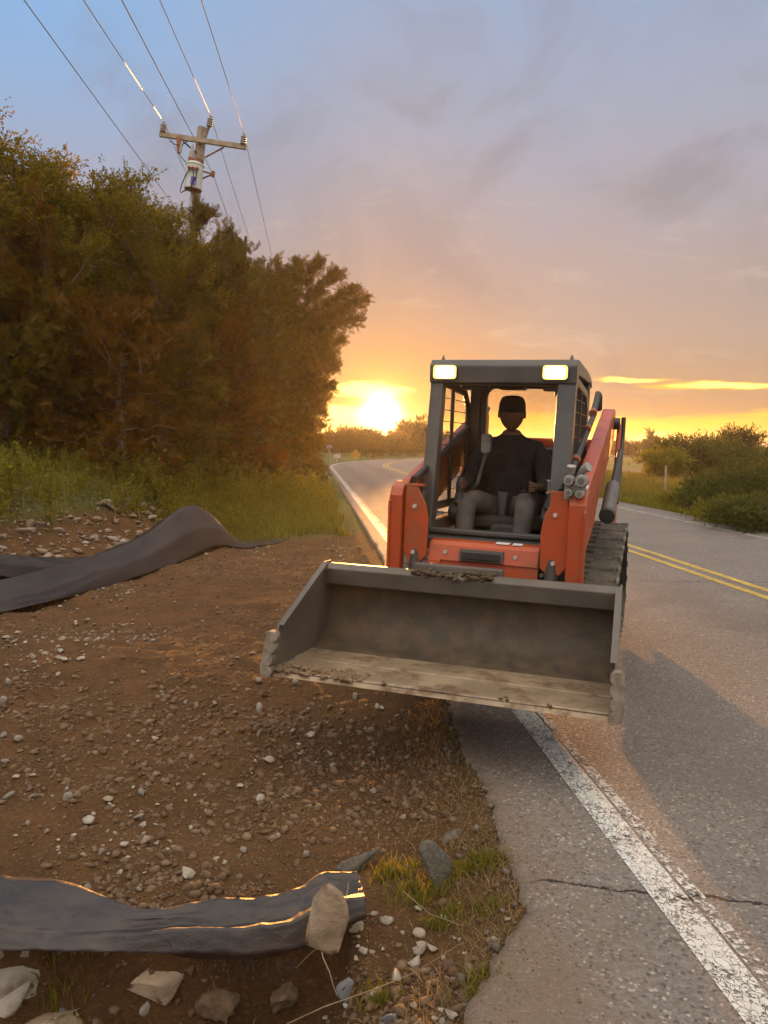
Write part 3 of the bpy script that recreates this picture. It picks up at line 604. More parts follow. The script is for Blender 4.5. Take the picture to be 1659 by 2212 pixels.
# --- tracks
def loop_path(n=150):
    C = [((.06, .345), .285), ((1.30, .66), .27), ((1.78, .26), .21)]     # front idler, drive sprocket, rear idler
    pts = []
    def tang(c1, r1, c2, r2):
        d = Vector((c2[0]-c1[0], c2[1]-c1[1])); L = d.length; d /= L; s = (r1-r2)/L; c = math.sqrt(1-s*s)
        nrm = Vector((-d.y*c+d.x*s, d.x*c+d.y*s)); return Vector(c1)+nrm*r1, Vector(c2)+nrm*r2, math.atan2(nrm.y, nrm.x)
    seq = [0, 1, 2]; tg = [tang(*C[seq[i]], *C[seq[(i+1) % 3]]) for i in range(3)]
    for i in range(3):
        A = tg[i-1][2]; B = tg[i][2]; c, r = C[seq[i]]
        while B > A: B -= 2*math.pi
        k = max(3, int(abs(B-A)*r/.03)); pts += [Vector((c[0]+r*math.cos(A+(B-A)*j/k), c[1]+r*math.sin(A+(B-A)*j/k))) for j in range(k)]
        p, q2, _ = tg[i]; k = int((q2-p).length/.03); pts += [p.lerp(q2, j/k) for j in range(k)]
    # resample evenly
    L = [0]
    for i in range(len(pts)): L.append(L[-1]+(pts[(i+1) % len(pts)]-pts[i]).length)
    res = []
    for j in range(n):
        s = L[-1]*j/n; i = max(k for k in range(len(pts)) if L[k] <= s); t_ = (s-L[i])/max(1e-6, L[i+1]-L[i]); res.append(pts[i].lerp(pts[(i+1) % len(pts)], t_))
    return res
TP = loop_path(156)
cen = Vector((.9, .4))
for sx in (-1, 1):
    xi, xo = sx*.49, sx*.79
    tr = MB(); n = len(TP); nr_ = []
    for i in range(n):
        d = (TP[(i+1) % n]-TP[i-1]).normalized(); nr_.append(Vector((-d.y, d.x)))
    sgn = 1 if sum((TP[i]-cen).dot(nr_[i]) for i in range(n)) > 0 else -1
    nr_ = [k*sgn for k in nr_]
    ring = []
    for i in range(n):
        o_ = TP[i]; q2 = TP[i]-nr_[i]*.035; ring += [(xi, o_.x, o_.y), (xo, o_.x, o_.y), (xo, q2.x, q2.y), (xi, q2.x, q2.y)]
    tr.add(ring, [(4*i+k, 4*i+(k+1) % 4, 4*((i+1) % n)+(k+1) % 4, 4*((i+1) % n)+k) for i in range(n) for k in range(4)])
    track = tr.build('track', 'rubber', loader)
    lg = MB()
    def lug(xa, xb, i, w=.5, h=.018, skew=0):
        p = TP[i]; d = Vector((nr_[i].y, -nr_[i].x)); vs = []
        for xx, k in ((xa, 0), (xb, skew)):
            for s1, hh, ww in ((-1, 0, w), (1, 0, w), (1, h, w*.7), (-1, h, w*.7)):
                q2 = p+d*(s1*ww*.034+k)+nr_[i]*hh; vs.append((xx, q2.x, q2.y))
        lg.add(vs, [(0, 1, 2, 3), (7, 6, 5, 4), (0, 4, 5, 1), (1, 5, 6, 2), (2, 6, 7, 3), (3, 7, 4, 0)])
    for i in range(0, n, 3):
        a, b = (xi+sx*.005, xi+sx*.10); lug(a, b, i, .62)
        a, b = (xi+sx*.115, xi+sx*.235)
        if i % 6 == 0: lug(a, b, i, .9, .010)
        a, b = (xi+sx*.245, xo-sx*.004)
        if i % 6 == 0: lug(a, b, i, 1.1, .014, .03)
    lg.build('tread_lugs', 'rubber', track)
    ed = MB()
    for i in range(0, n, 6):
        p = TP[i]; d = Vector((nr_[i].y, -nr_[i].x))
        vs = []
        for s1, hh in ((-1.1, .002), (1.1, .002), (.8, .018), (-.8, .018)):
            q2 = p+d*s1*.034+nr_[i]*hh; vs.append((xo-sx*.012, q2.x, q2.y))
        vs2 = [(xo+sx*.006, v[1], v[2]) for v in vs]; ed.add(vs+vs2, [(0, 1, 2, 3), (7, 6, 5, 4), (0, 4, 5, 1), (1, 5, 6, 2), (2, 6, 7, 3), (3, 7, 4, 0)])
    ed.build('worn_edges', 'pale_rubber', track)
    fr = MB(); fr.prism([(.1, .20), (1.75, .20), (1.75, .32), (1.35, .80), (1.15, .80), (.10, .45)], min(xi+sx*.10, xi+sx*.2), max(xi+sx*.10, xi+sx*.2)); fr.build('track_frame', 'black_paint', loader, bevel=.01)
    for c, r, nm in (((.06, .345), .245, 'idler'), ((1.30, .66), .23, 'sprocket'), ((1.78, .26), .17, 'idler')):
        w_ = MB(); w_.tube([(xi+sx*.08, c[0], c[1]), (xo-sx*.08, c[0], c[1])], r, 24); w_.tube([(xi+sx*.05, c[0], c[1]), (xo-sx*.03, c[0], c[1])], r*.35, 16); w_.build(nm, 'black_paint', track, bevel=.01)
    for k in range(4):
        w_ = MB(); w_.tube([(xi+sx*.06, .45+k*.32, .145), (xo-sx*.06, .45+k*.32, .145)], .085, 16); w_.build('roller', 'black_paint', track, bevel=.01)
# --- bucket
BW = .842; BT = -.93
def bprof():
    # inside surface from cutting lip, along floor, up the curved back to top
    P = [(-1.62, .335), (-1.50, .330), (-1.30, .320), (-1.14, .318), (-1.02, .335), (-.93, .375), (-.87, .44), (-.845, .53), (-.85, .64), (-.875, .755)]
    return P
BP = bprof(); th_ = .012
def offs(P, d):
    Q = []
    for i, p in enumerate(P):
        a = Vector(P[max(i-1, 0)]); b = Vector(P[min(i+1, len(P)-1)]); t_ = (b-a).normalized(); Q.append((p[0]+t_.y*d, p[1]-t_.x*d))
    return Q
bk = MB(); n = len(BP); OB = offs(BP, th_*1.5); nx = 24
# shell with slight dents
def dent(x, y, z): return .004*math.sin(x*9+z*5)+.003*math.sin(x*23+1)
vs = []
for j in range(nx+1):
    x = -BW+.012+(2*BW-.024)*j/nx
    for (y, z) in BP: vs.append((x, y, z+dent(x, y, z)*(.2 if z < .34 else 1)))
    for (y, z) in OB: vs.append((x, y, z))
fs = []
for j in range(nx):
    for i in range(n-1):
        a = j*2*n+i; b = a+2*n; fs.append((a, a+1, b+1, b)); a += n; b += n; fs.append((a, b, b+1, a+1))
    a = j*2*n; b = a+2*n; fs += [(a, b, b+n, a+n), (a+n-1, a+2*n-1, b+2*n-1, b+n-1)]
bk.add(vs, fs)
bkt = bk.build('bucket', 'bucket_steel', loader, smooth=True)
Mz = Matrix.Rotation(R(2.0), 4, 'Z'); bkt.matrix_local = Matrix.Translation((.012, -.90, .022)) @ Mz @ Matrix.Translation((0, .90, 0))
tb = MB(); tb.prism([(-.885, .755), (-.935, .665), (-.948, .672), (-.955, .765), (-.90, .788), (-.85, .785), (-.85, .76)], -BW, BW); tb.build('top_bar', 'bucket_rim', bkt, bevel=.006)
for sx in (-1, 1):
    s = MB(); x0, x1 = sorted((sx*BW, sx*(BW-.014)))
    s.prism([(-1.62, .325), (-.95, .295), (-.82, .42), (-.80, .60), (-.84, .795), (-.955, .800), (-1.56, .56), (-1.635, .42)], x0, x1); s.build('side_plate', 'bucket_rim', bkt, bevel=.003)
    r_b = MB(); x0, x1 = sorted((sx*(BW-.012), sx*(BW-.034))); r_b.prism([(-.955, .80), (-1.56, .56), (-1.55, .538), (-.955, .775)], x0, x1); r_b.build('side_rib', 'bucket_rim', bkt)
    # serrated side cutter bolted to the front edge
    c = MB(); zt_, zb_ = .535, .315; inn = []; L = 36
    for k in range(L+1):
        t_ = k/L; inn.append((BW-.012-.016*abs(math.sin(t_*math.pi*4.0))**.7-.004*math.sin(t_*7), zt_+(zb_-zt_)*t_))
    out2 = [(BW+.030, zb_+.012), (BW+.038, zb_+.05), (BW+.034, zt_-.02), (BW+.022, zt_)]
    poly = [(sx*x, z) for x, z in inn+out2]; n_ = len(poly); yy = lambda z: -1.600-.038*(zt_-z)/.22*2
    c.add([(x, yy(z)-.018, z) for x, z in poly]+[(x, yy(z)+.030, z) for x, z in poly], [tuple(range(n_)), tuple(range(n_, 2*n_))[::-1]]+[(k, (k+1) % n_, n_+(k+1) % n_, n_+k) for k in range(n_)])
    c.build('side_cutter', 'cutter_steel', bkt, bevel=.004, ang=50)
ce = MB(); ce.prism([(-1.655, .318), (-1.60, .340), (-1.36, .334), (-1.36, .322), (-1.60, .312)], -BW+.012, BW-.012); ceo = ce.build('cutting_edge', 'worn_steel', bkt, bevel=.003)
ce = MB(); ce.prism([(-1.36, .3345), (-1.35, .338), (-1.12, .328), (-1.12, .320), (-1.36, .322)], -BW+.014, BW-.014); ce.build('worn_floor', 'worn_steel', bkt)
def clods(name, parent, spots, seed, material='dirt_clod'):
    rs = random.Random(seed); mb = MB()
    for (x, y, z, r) in spots:
        bm = bmesh.new(); bmesh.ops.create_icosphere(bm, subdivisions=1, radius=r)
        for v in bm.verts: v.co *= rs.uniform(.7, 1.25); v.co.z *= .55
        mb.add([v.co+Vector((x, y, z)) for v in bm.verts], [tuple(v.index for v in f.verts) for f in bm.faces]); bm.free()
    return mb.build(name, material, parent)
rs = random.Random(5)
sp = [(rs.uniform(-.85, -.35+.0), rs.uniform(-1.63, -1.50), .34, rs.uniform(.008, .024)) for _ in range(170)]
sp += [(-.62+rs.gauss(0, .05), -1.55+rs.gauss(0, .02), .352, rs.uniform(.015, .03)) for _ in range(25)]
sp += [(x_, -1.60+rs.uniform(-.02, .03), .343, rs.uniform(.008, .014)) for x_ in [-.25, -.24, .03, .05, .33, .35, .36, .55, .56]]
clods('packed_dirt', bkt, sp, 3)
sp = [(rs.uniform(-.30, .16), rs.uniform(-.96, -.86), .785+rs.uniform(-.02, .012), rs.uniform(.012, .028)) for _ in range(110)]
clods('packed_dirt', bkt, sp, 4, 'dark_clod')
bp_ = MB(); bp_.prism([(-.86, .70), (-.84, .82), (-.80, .82), (-.80, .70)], -.32, .20); bp_.build('back_plate', 'bucket_rim', bkt, bevel=.01)
# quick-attach plate and arms' lower ends
qa = MB(); qa.bb(-.46, .46, -.80, -.74, .44, .74); qa.prism([(-.74, .46), (-.36, .42), (-.36, .60), (-.74, .70)], .50, .60); qa.prism([(-.74, .46), (-.36, .42), (-.36, .60), (-.74, .70)], -.60, -.50); qa.build('quick_attach', 'black_paint', loader, bevel=.008)

# ================================================================ operator
def skin_body(name, verts, edges, radii, material, parent=None, sub=2):
    me = bpy.data.meshes.new(name); me.from_pydata(verts, edges, []); o = bpy.data.objects.new(name, me); COL.objects.link(o)
    sk_ = o.modifiers.new('skin', 'SKIN'); sk_.branch_smoothing = .6
    for i, r in enumerate(radii):
        v = me.skin_vertices[0].data[i] if me.skin_vertices else None
        if v: v.radius = r if isinstance(r, tuple) else (r, r)
    ss = o.modifiers.new('sub', 'SUBSURF'); ss.levels = sub; ss.render_levels = sub
    me.materials.append(MATS[material])
    if parent: o.parent = parent
    return o
def skin(name, chain, edges, material, parent=None, sub=2):
    """chain: list of (pos, radius)"""
    me = bpy.data.meshes.new(name); bm = bmesh.new(); lay = bm.verts.layers.skin.verify()
    vs = []
    for i, (p, r) in enumerate(chain):
        v = bm.verts.new(p); v[lay].radius = r if isinstance(r, tuple) else (r, r); v[lay].use_root = (i == 0); vs.append(v)
    for a, b in edges: bm.edges.new((vs[a], vs[b]))
    bm.to_mesh(me); bm.free(); o = bpy.data.objects.new(name, me); COL.objects.link(o)
    s = o.modifiers.new('skin', 'SKIN'); s.use_smooth_shade = True; ss = o.modifiers.new('sub', 'SUBSURF'); ss.levels = sub; ss.render_levels = sub
    me.materials.append(MATS[material])
    if parent: o.parent = parent
    return o
px0 = -.055
C_ = [((px0, .68, 1.09), (.15, .12)), ((px0, .70, 1.25), (.15, .115)), ((px0, .71, 1.40), (.175, .115)), ((px0, .70, 1.52), (.10, .08)), ((px0, .685, 1.60), .075), ((px0, .67, 1.66), .075)]
E_ = [(0, 1), (1, 2), (2, 3), (3, 4), (4, 5)]
# legs
for sx in (-1, 1):
    b = len(C_); C_ += [((px0+sx*.11, .60, 1.06), .085), ((px0+sx*.18, .36, 1.12), .075), ((px0+sx*.205, .19, 1.11), .06), ((px0+sx*.20, .13, .95), .052), ((px0+sx*.19, .10, .79), .04), ((px0+sx*.20, -.02, .765), (.035, .03))]
    E_ += [(0, b), (b, b+1), (b+1, b+2), (b+2, b+3), (b+3, b+4), (b+4, b+5)]
    b = len(C_); C_ += [((px0+sx*.17, .70, 1.49), .06), ((px0+sx*.245, .66, 1.37), .05), ((px0+sx*.285, .54, 1.25), .042), ((px0+sx*.275, .36, 1.24), .034), ((px0+sx*.262, .235, 1.255), .026), ((px0+sx*.258, .20, 1.255), (.034, .02))]
    E_ += [(3, b), (b, b+1), (b+1, b+2), (b+2, b+3), (b+3, b+4), (b+4, b+5)]
body = skin('person', C_, E_, 'skin')
body.location = LO; body.rotation_euler = (0, LR, LA)
tag(body, 'driver in dark shirt, cap and grey trousers seated in the loader cab', 'person')
# head with face
def head():
    bm = bmesh.new(); bmesh.ops.create_uvsphere(bm, u_segments=28, v_segments=20, radius=1)
    for v in bm.verts:
        x, y, z = v.co; sx_ = .076; sy = .097; szz = .118
        k = 1-.13*max(0, -z)**2; v.co = Vector((x*sx_*k, y*sy*(1-.10*max(0, -z)), z*szz))
        X_, Y_, Z_ = v.co
        if Y_ < -.03:
            v.co.y -= .016*math.exp(-(X_/.012)**2-((Z_+.010)/.022)**2)      # nose
            v.co.y -= .006*math.exp(-(X_/.02)**2-((Z_+.052)/.012)**2)       # mouth
            v.co.y -= .007*math.exp(-(X_/.02)**2-((Z_+.092)/.018)**2)       # chin
            for e in (-.030, .030): v.co.y += .007*math.exp(-((X_-e)/.014)**2-((Z_-.018)/.010)**2)
            v.co.y -= .004*math.exp(-((Z_-.036)/.009)**2)
    b = len(bm.verts)
    me = bpy.data.meshes.new('head'); bm.to_mesh(me); bm.free(); me.materials.append(MATS['skin'])
    for p in me.polygons: p.use_smooth = True
    o = bpy.data.objects.new('head', me); COL.objects.link(o); o.parent = body; o.location = (px0, .655, 1.758); o.rotation_euler = (R(2), 0, R(14)); o.scale = (1.17, 1.08, 1.0); return o
hdo = head()
for sx in (-1, 1):
    e = MB(); e.prism([(-.012, -.028), (.010, -.022), (.018, .008), (.010, .030), (-.010, .026), (-.014, 0)], sx*.072, sx*.088, 'x'); e.build('ear', 'skin', hdo, bevel=.005, seg=2)
cp = MB(); vs = []; nn = 26
prof = [(1.02, -.002), (1.06, .02), (1.04, .055), (.96, .085), (.82, .108), (.50, .120), (0.01, .124)]
for (k, z) in prof: vs += [(.080*k*math.cos(2*math.pi*i/nn), .100*k*math.sin(2*math.pi*i/nn), z+.018) for i in range(nn)]
cp.add(vs, [(j*nn+i, j*nn+(i+1) % nn, (j+1)*nn+(i+1) % nn, (j+1)*nn+i) for j in range(len(prof)-1) for i in range(nn)]+[tuple(range((len(prof)-1)*nn, len(prof)*nn))])
bv = [(.062*math.cos(a), -.092-.050*math.sin(a), .034+.006*math.sin(a)) for a in [math.pi*i/12 for i in range(13)]]; bv2 = [(x, y, z-.006) for x, y, z in bv]
cp.add(bv+bv2, [tuple(range(13)), tuple(range(13, 26))[::-1]]+[(i, i+1, 14+i, 13+i) for i in range(12)]+[(12, 0, 13, 25)])
cp.build('cap', 'cap', hdo, smooth=True)
# clothes: slightly larger skins over the same joints
sh = [((px0, .68, 1.10), (.175, .15)), ((px0, .70, 1.25), (.195, .155)), ((px0, .71, 1.40), (.222, .15)), ((px0, .70, 1.53), (.16, .10)), ((px0, .69, 1.60), .092), ((px0, .685, 1.635), .080)]
se_ = [(0, 1), (1, 2), (2, 3), (3, 4), (4, 5)]
for sx in (-1, 1):
    b = len(sh); sh += [((px0+sx*.18, .70, 1.50), .085), ((px0+sx*.262, .66, 1.36), .078), ((px0+sx*.295, .54, 1.245), .066), ((px0+sx*.28, .36, 1.24), .052)]
    se_ += [(3, b), (b, b+1), (b+1, b+2), (b+2, b+3)]
skin('shirt', sh, se_, 'shirt', body)
tr_ = [((px0, .66, 1.08), (.165, .135))]; te = []
for sx in (-1, 1):
    b = len(tr_); tr_ += [((px0+sx*.11, .58, 1.065), .10), ((px0+sx*.18, .37, 1.125), .092), ((px0+sx*.205, .19, 1.12), .076), ((px0+sx*.20, .135, .96), .068), ((px0+sx*.19, .105, .82), .058)]
    te += [(0, b), (b, b+1), (b+1, b+2), (b+2, b+3), (b+3, b+4)]
skin('trousers', tr_, te, 'trousers', body)
for sx in (-1, 1):
    s = MB(); s.prism([(.14, .745), (.14, .83), (.07, .83), (-.06, .80), (-.10, .77), (-.10, .745)], px0+sx*.20-.045, px0+sx*.20+.045); s.build('boot', 'boot', body, bevel=.02, seg=3)
    # fingers curled round the joystick
    hx_, hy_, hz_ = px0+sx*.258, .20, 1.255
    for k, ln in enumerate((.026, .030, .029, .023)):
        z = hz_+.024-.016*k
        skin('finger', [((hx_+sx*.012, hy_-.005, z), .008), ((hx_+sx*.006, hy_-.005-ln, z), .008), ((hx_-sx*.022, hy_-.012-ln, z-.002), .0075), ((hx_-sx*.034, hy_-.002, z-.003), .0065)], [(0, 1), (1, 2), (2, 3)], 'skin', body, 1)
    skin('thumb', [((hx_-sx*.008, hy_+.02, hz_+.02), .010), ((hx_-sx*.026, hy_+.0, hz_+.034), .009), ((hx_-sx*.034, hy_-.018, hz_+.036), .0075)], [(0, 1), (1, 2)], 'skin', body, 1)
# ================================================================ plants
def rotm(n, rs, tilt=None):
    """n random rotation matrices"""
    q = rs.normal(size=(n, 4)); q /= np.linalg.norm(q, axis=1)[:, None]; w_, x, y, z = q.T
    return np.stack([np.stack([1-2*(y*y+z*z), 2*(x*y-z*w_), 2*(x*z+y*w_)], 1), np.stack([2*(x*y+z*w_), 1-2*(x*x+z*z), 2*(y*z-x*w_)], 1), np.stack([2*(x*z-y*w_), 2*(y*z+x*w_), 1-2*(x*x+y*y)], 1)], 1)
def frames(D, rs):
    """rotation matrices whose x axis is D"""
    D = D/np.linalg.norm(D, axis=1)[:, None]; r = rs.normal(size=D.shape); r[:, 2] += 1.2
    Yv = np.cross(r, D); Yv /= np.linalg.norm(Yv, axis=1)[:, None]; Zv = np.cross(D, Yv); return np.stack([D, Yv, Zv], 2)
def inst(pv, pf, M, T):
    n = len(M); V = np.einsum('nij,kj->nki', M, pv)+T[:, None, :]; F_ = pf[None]+(np.arange(n)*len(pv))[:, None, None]
    return V.reshape(-1, 3), F_.reshape(-1, pf.shape[1])
def cedar_frond(rs, n=15):
    V = []; F_ = []
    def blade(a, b, w0, w1):
        d = b-a; nrm = np.cross(d, [0, 0, 1.]); nn = np.linalg.norm(nrm); nrm = nrm/nn if nn > 1e-6 else np.array([0, 1, 0]); i = len(V)
        V.extend([a-nrm*w0, a+nrm*w0, b+nrm*w1, b-nrm*w1]); F_.append((i, i+1, i+2, i+3))
    def P(t): return np.array([t, .10*math.sin(t*2.5), -.22*t*t+.08*t])
    for k in range(4): blade(P(k/4), P((k+1)/4), .018*(1-k/5), .018*(1-(k+1)/5))
    for k in range(n):
        t = .12+.86*k/n; s = 1 if k % 2 else -1; L = .36*(1-t)**.6+.08; a = P(t)
        d = np.array([.75, s*.62, rs.uniform(-.35, .35)]); d /= np.linalg.norm(d); b = a+d*L*rs.uniform(.7, 1.15); blade(a, b, .024, .010)
        for q in (.45, .75):
            c = a+(b-a)*q; d2 = np.array([.95, -s*.15, rs.uniform(-.4, .4)]); blade(c, c+d2*L*.38, .019, .006)
    return np.array(V), np.array(F_)
def leaf_twig(rs, n=9, L=.20, W=.075):
    V = []; F_ = []
    for k in range(n):
        t = k/n+.08; a = np.array([t, rs.uniform(-.05, .05), rs.uniform(-.05, .05)]); an = rs.uniform(0, 6.28); d = np.array([.65, .75*math.cos(an), .75*math.sin(an)]); d /= np.linalg.norm(d)
        r = rs.normal(size=3); s = np.cross(d, r); s /= np.linalg.norm(s); l = L*rs.uniform(.7, 1.3); w_ = W*rs.uniform(.8, 1.2); i = len(V)
        V.extend([a, a+d*l*.45+s*w_, a+d*l, a+d*l*.45-s*w_]); F_.append((i, i+1, i+2, i+3))
    return np.array(V), np.array(F_)
FR = [cedar_frond(np.random.RandomState(s)) for s in (1, 2, 3)]
TW = [leaf_twig(np.random.RandomState(s)) for s in (4, 5, 6)]
def limbs(base, H, rad, n, rs, lo=.12, shape='cone', droop=0.0, up=.35):
    """limb polylines: returns list of (points) from trunk to tip"""
    out_ = []
    for i in range(n):
        t = lo+(1-lo)*((i+rs.uniform(0, 1))/n)**.9; az_ = i*2.399+rs.uniform(-.5, .5)
        if shape == 'cone': r = rad*(1.05-t)**.62*rs.uniform(.65, 1.2)
        elif shape == 'round': r = rad*math.sqrt(max(.05, 1-((t-.52)/.52)**2))*rs.uniform(.7, 1.12)
        else: r = rad*(1.0-.25*t)*rs.uniform(.6, 1.15)
        d = np.array([math.cos(az_), math.sin(az_), 0]); upk = up*rs.uniform(.5, 1.5)*(1.1 if shape != 'cone' else .5+t)
        p = base+np.array([0, 0, H*t]); pts = [p+d*r*k/5+np.array([0, 0, r*(upk*(k/5)-droop*(k/5)**2)])+rs.normal(size=3)*.05*r*(k > 0) for k in range(6)]
        out_.append(np.array(pts))
    return out_
def tree(name, base, H, rad, kind, label, group, seed, n_l=60, n_f=1500, fs=.42, mat_='cedar', trunk=.11, lo=.1, shape='cone', extra=None, lean=(0, 0), trunk_mat='bark', droop=.15, up=.35, extra_w=True):
    rs = np.random.RandomState(seed); base = np.array(base, float); root = empty(name, base)
    tag(root, label, 'tree', group)
    L = limbs(np.zeros(3), H, rad, n_l, rs, lo, shape, droop, up)
    for l in L: l[:, 0] += lean[0]*(l[:, 2]/H); l[:, 1] += lean[1]*(l[:, 2]/H)
    zt = np.array([l[-1][2] for l in L]); kz = (H-fs*.35)/max(zt.max(), .1)
    for l in L: l[:, 2] *= kz
    if kind == 'cedar' and extra_w:
        for q in range(34):                      # feathery leaders breaking the outline
            l0 = L[int(rs.randint(int(len(L)*.35), len(L)))]; p0 = l0[3]; d_ = l0[-1]-l0[0]; d_[2] = 0; d_ /= max(np.linalg.norm(d_), 1e-3); d_ = d_*rs.uniform(.25, .8)+np.array([0, 0, rs.uniform(.5, 1.0)]); ln_ = rs.uniform(.5, 1.05)*rad*.62
            L.append(np.array([p0+d_*ln_*k/5+np.array([.10*math.sin(q+k*.6), .08*math.cos(q*2+k*.5), 0]) for k in range(6)]))
    if extra: L += [np.array(e, float)-base for e in extra]
    tb_ = MB(); tb_.tube([(lean[0]*k/6+.04*math.sin(k*2+seed), lean[1]*k/6+.04*math.cos(k*1.7+seed), H*.9*k/6-.15*(k == 0)) for k in range(7)], [trunk*(1-.14*k) for k in range(7)], 8)
    for l in L: tb_.tube([tuple(p) for p in l], [trunk*.22*(1-.16*k) for k in range(6)], 4, False)
    tb_.build('trunk', trunk_mat, root)
    w_ = np.array([np.linalg.norm(l[-1]-l[0]) for l in L])+.2; which = rs.choice(len(L), n_f, p=w_/w_.sum()); t = rs.beta(2.3, 1.0, n_f)*.999
    LA_ = np.array(L); k = (t*5).astype(int); fr = (t*5-k)[:, None]; A = LA_[which, k]; B = LA_[which, k+1]; P = A+(B-A)*fr
    D = (B-A)/np.linalg.norm(B-A, axis=1)[:, None]; sp_ = rs.normal(size=D.shape)*(.75 if mat_ != 'broadleaf' else 1.0); sp_[:, 2] += .35; D2 = D*.9+sp_; S = fs*rs.uniform(.6, 1.3, n_f)*(1.2-.55*t if kind == 'cedar' else 1)
    P = P+rs.normal(size=P.shape)*.06*rad
    vs = []; fs_ = []; off = 0; protos = FR if kind == 'cedar' else TW
    for q, (pv, pf) in enumerate(protos):
        m_ = np.arange(n_f) % len(protos) == q; M = frames(D2[m_], rs)*S[m_][:, None, None]; v, f = inst(pv, pf, M, P[m_]); vs.append(v); fs_.append(f+off); off += len(v)
    V = np.concatenate(vs); F_ = np.concatenate(fs_)
    c = np_mesh('crown', V, F_, mat_, root); return root
def onground(x, y, dz=0.0): return (x, y, float(ter(x, y))+dz)
def hit(px, py, dz=0.0):
    """first point of the terrain along the view through a picture point"""
    d = ray(px, py); t = np.arange(1.0, 40, .02); X_ = d[0]*t; Y_ = d[1]*t; Z_ = EYE+d[2]*t; k = np.argmax(Z_ < ter(X_, Y_)+dz); return Vector((X_[k], Y_[k], Z_[k]))
def at(px, d):
    """point on the terrain under picture column px at distance d"""
    p = pd(px, 1000, d); return onground(p.x, p.y)
def top_h(px, py, d):
    b = at(px, d); return pd(px, py, d).z-b[2]
G1 = 'trees of the roadside thicket on the bank'
tl_ = [
 # px, d, top py, radius, kind, material, n_l, n_f, label
 (-75, 14.0, 235, 2.3, 'leaf', 'broadleaf', 90, 13000, .21, 'round', 'bushy broadleaf tree at the far left edge, its thin tip highest of the thicket'),
 (60, 15.0, 315, 2.1, 'leaf', 'broadleaf', 90, 13000, .21, 'round', 'bushy green broadleaf tree at the upper left of the thicket'),
 (190, 15.6, 362, 2.0, 'leaf', 'broadleaf', 90, 13000, .21, 'round', 'leafy green tree between the leftmost trees and the cedars of the thicket'),
 (300, 16.4, 412, 1.8, 'leaf', 'broadleaf', 80, 9000, .20, 'round', 'small leafed tree left of the utility pole with yellowish shoots on top'),
 (392, 17.4, 495, 1.3, 'cedar', 'cedar', 60, 2900, .34, 'cone', 'narrow cedar whose feathery tip rises just left of the utility pole'),
 (455, 18.6, 560, 1.6, 'cedar', 'cedar', 60, 3000, .36, 'cone', 'cedar standing at the foot of the utility pole'),
 (530, 24, 590, 2.0, 'cedar', 'cedar', 60, 3000, .37, 'cone', 'cedar right of the utility pole under the power lines'),
 (588, 29, 595, 2.1, 'cedar', 'cedar', 60, 3600, .50, 'cone', 'cedar with curved tip second from the road end of the thicket'),
 (622, 36, 575, 1.8, 'cedar', 'cedar', 70, 5200, .60, 'cone', 'tall spired cedar at the road end of the thicket with limbs over the verge'),
 (20, 13.0, 580, 1.7, 'cedar', 'cedar', 60, 3600, .27, 'round', 'dark green cedar low in front of the leftmost trees'),
 (130, 13.4, 540, 1.6, 'cedar', 'cedar_brown', 60, 3400, .27, 'cone', 'reddish brown cedar low at the left of the thicket'),
 (262, 13.2, 670, 1.25, 'cedar', 'cedar_brown', 54, 2500, .26, 'cone', 'small brownish cedar with pale slender trunk at the front of the thicket'),
 (350, 14.6, 590, 1.5, 'cedar', 'cedar', 60, 3200, .28, 'cone', 'green cedar at the front below the transformer'),
 (450, 17.8, 660, 1.6, 'cedar', 'cedar_brown', 60, 3000, .30, 'cone', 'rust tinged cedar in the middle front of the thicket'),
 (505, 21, 690, 1.4, 'cedar', 'cedar', 60, 2900, .31, 'cone', 'dark cedar low at the front near the grass verge'),
 (560, 26.5, 700, 1.5, 'cedar', 'cedar', 60, 3000, .34, 'cone', 'dense low cedar beside the grass verge, foremost at the road end'),
]
for i, (px, d, ty, rad, kd, mt_, nl, nf, fs_, shp, lab) in enumerate(tl_):
    b = at(px, d); H = top_h(px, ty, d)*(.96 if kd == 'cedar' else .97); ex_ = None
    if i == 8:
        ex_ = []
        for (qx, qy, dd) in ((790, 648, 35.4), (774, 690, 35.6), (735, 590, 35.8), (722, 765, 35.5), (690, 565, 36), (765, 628, 35.6), (735, 735, 35.7), (728, 790, 35.6), (715, 840, 35.8), (752, 668, 35.3), (710, 720, 35.6)):
            tip = np.array(pd(qx, qy, dd)); st_ = np.array([b[0], b[1], b[2]+(tip[2]-b[2])*.72]); ex_.append([st_+(tip-st_)*k/5+np.array([0, 0, .35*math.sin(k/5*3.14)]) for k in range(6)])
        ex_ = ex_*2
    tree('cedar_tree' if kd == 'cedar' else 'broadleaf_tree', b, H, rad, kd, lab, G1, 100+i, nl, nf, fs_, mt_, shape=shp, extra=ex_, lo=.02, trunk=.07 if i == 11 else .11, trunk_mat='bark_pale' if i == 11 else 'bark')
# leafy shrub overhanging the road end of the thicket
sh_spots = [(716, 24.0, 700, 1.0, 'leafy tree leaning over the verge at the road end of the thicket')]
b = at(628, 37); tree('broadleaf_tree', b, top_h(628, 680, 37), 1.15, 'leaf', 'leafy tree leaning over the verge at the road end of the thicket', G1, 140, 80, 6500, .34, 'broadleaf', shape='round', lean=(.35, 0))
b = at(634, 44); tree('cedar_tree', b, top_h(640, 740, 44), 2.2, 'cedar', 'hazy cedar behind the leaning leafy tree beside the road', G1, 141, 60, 1500, .62, 'cedar', shape='round')

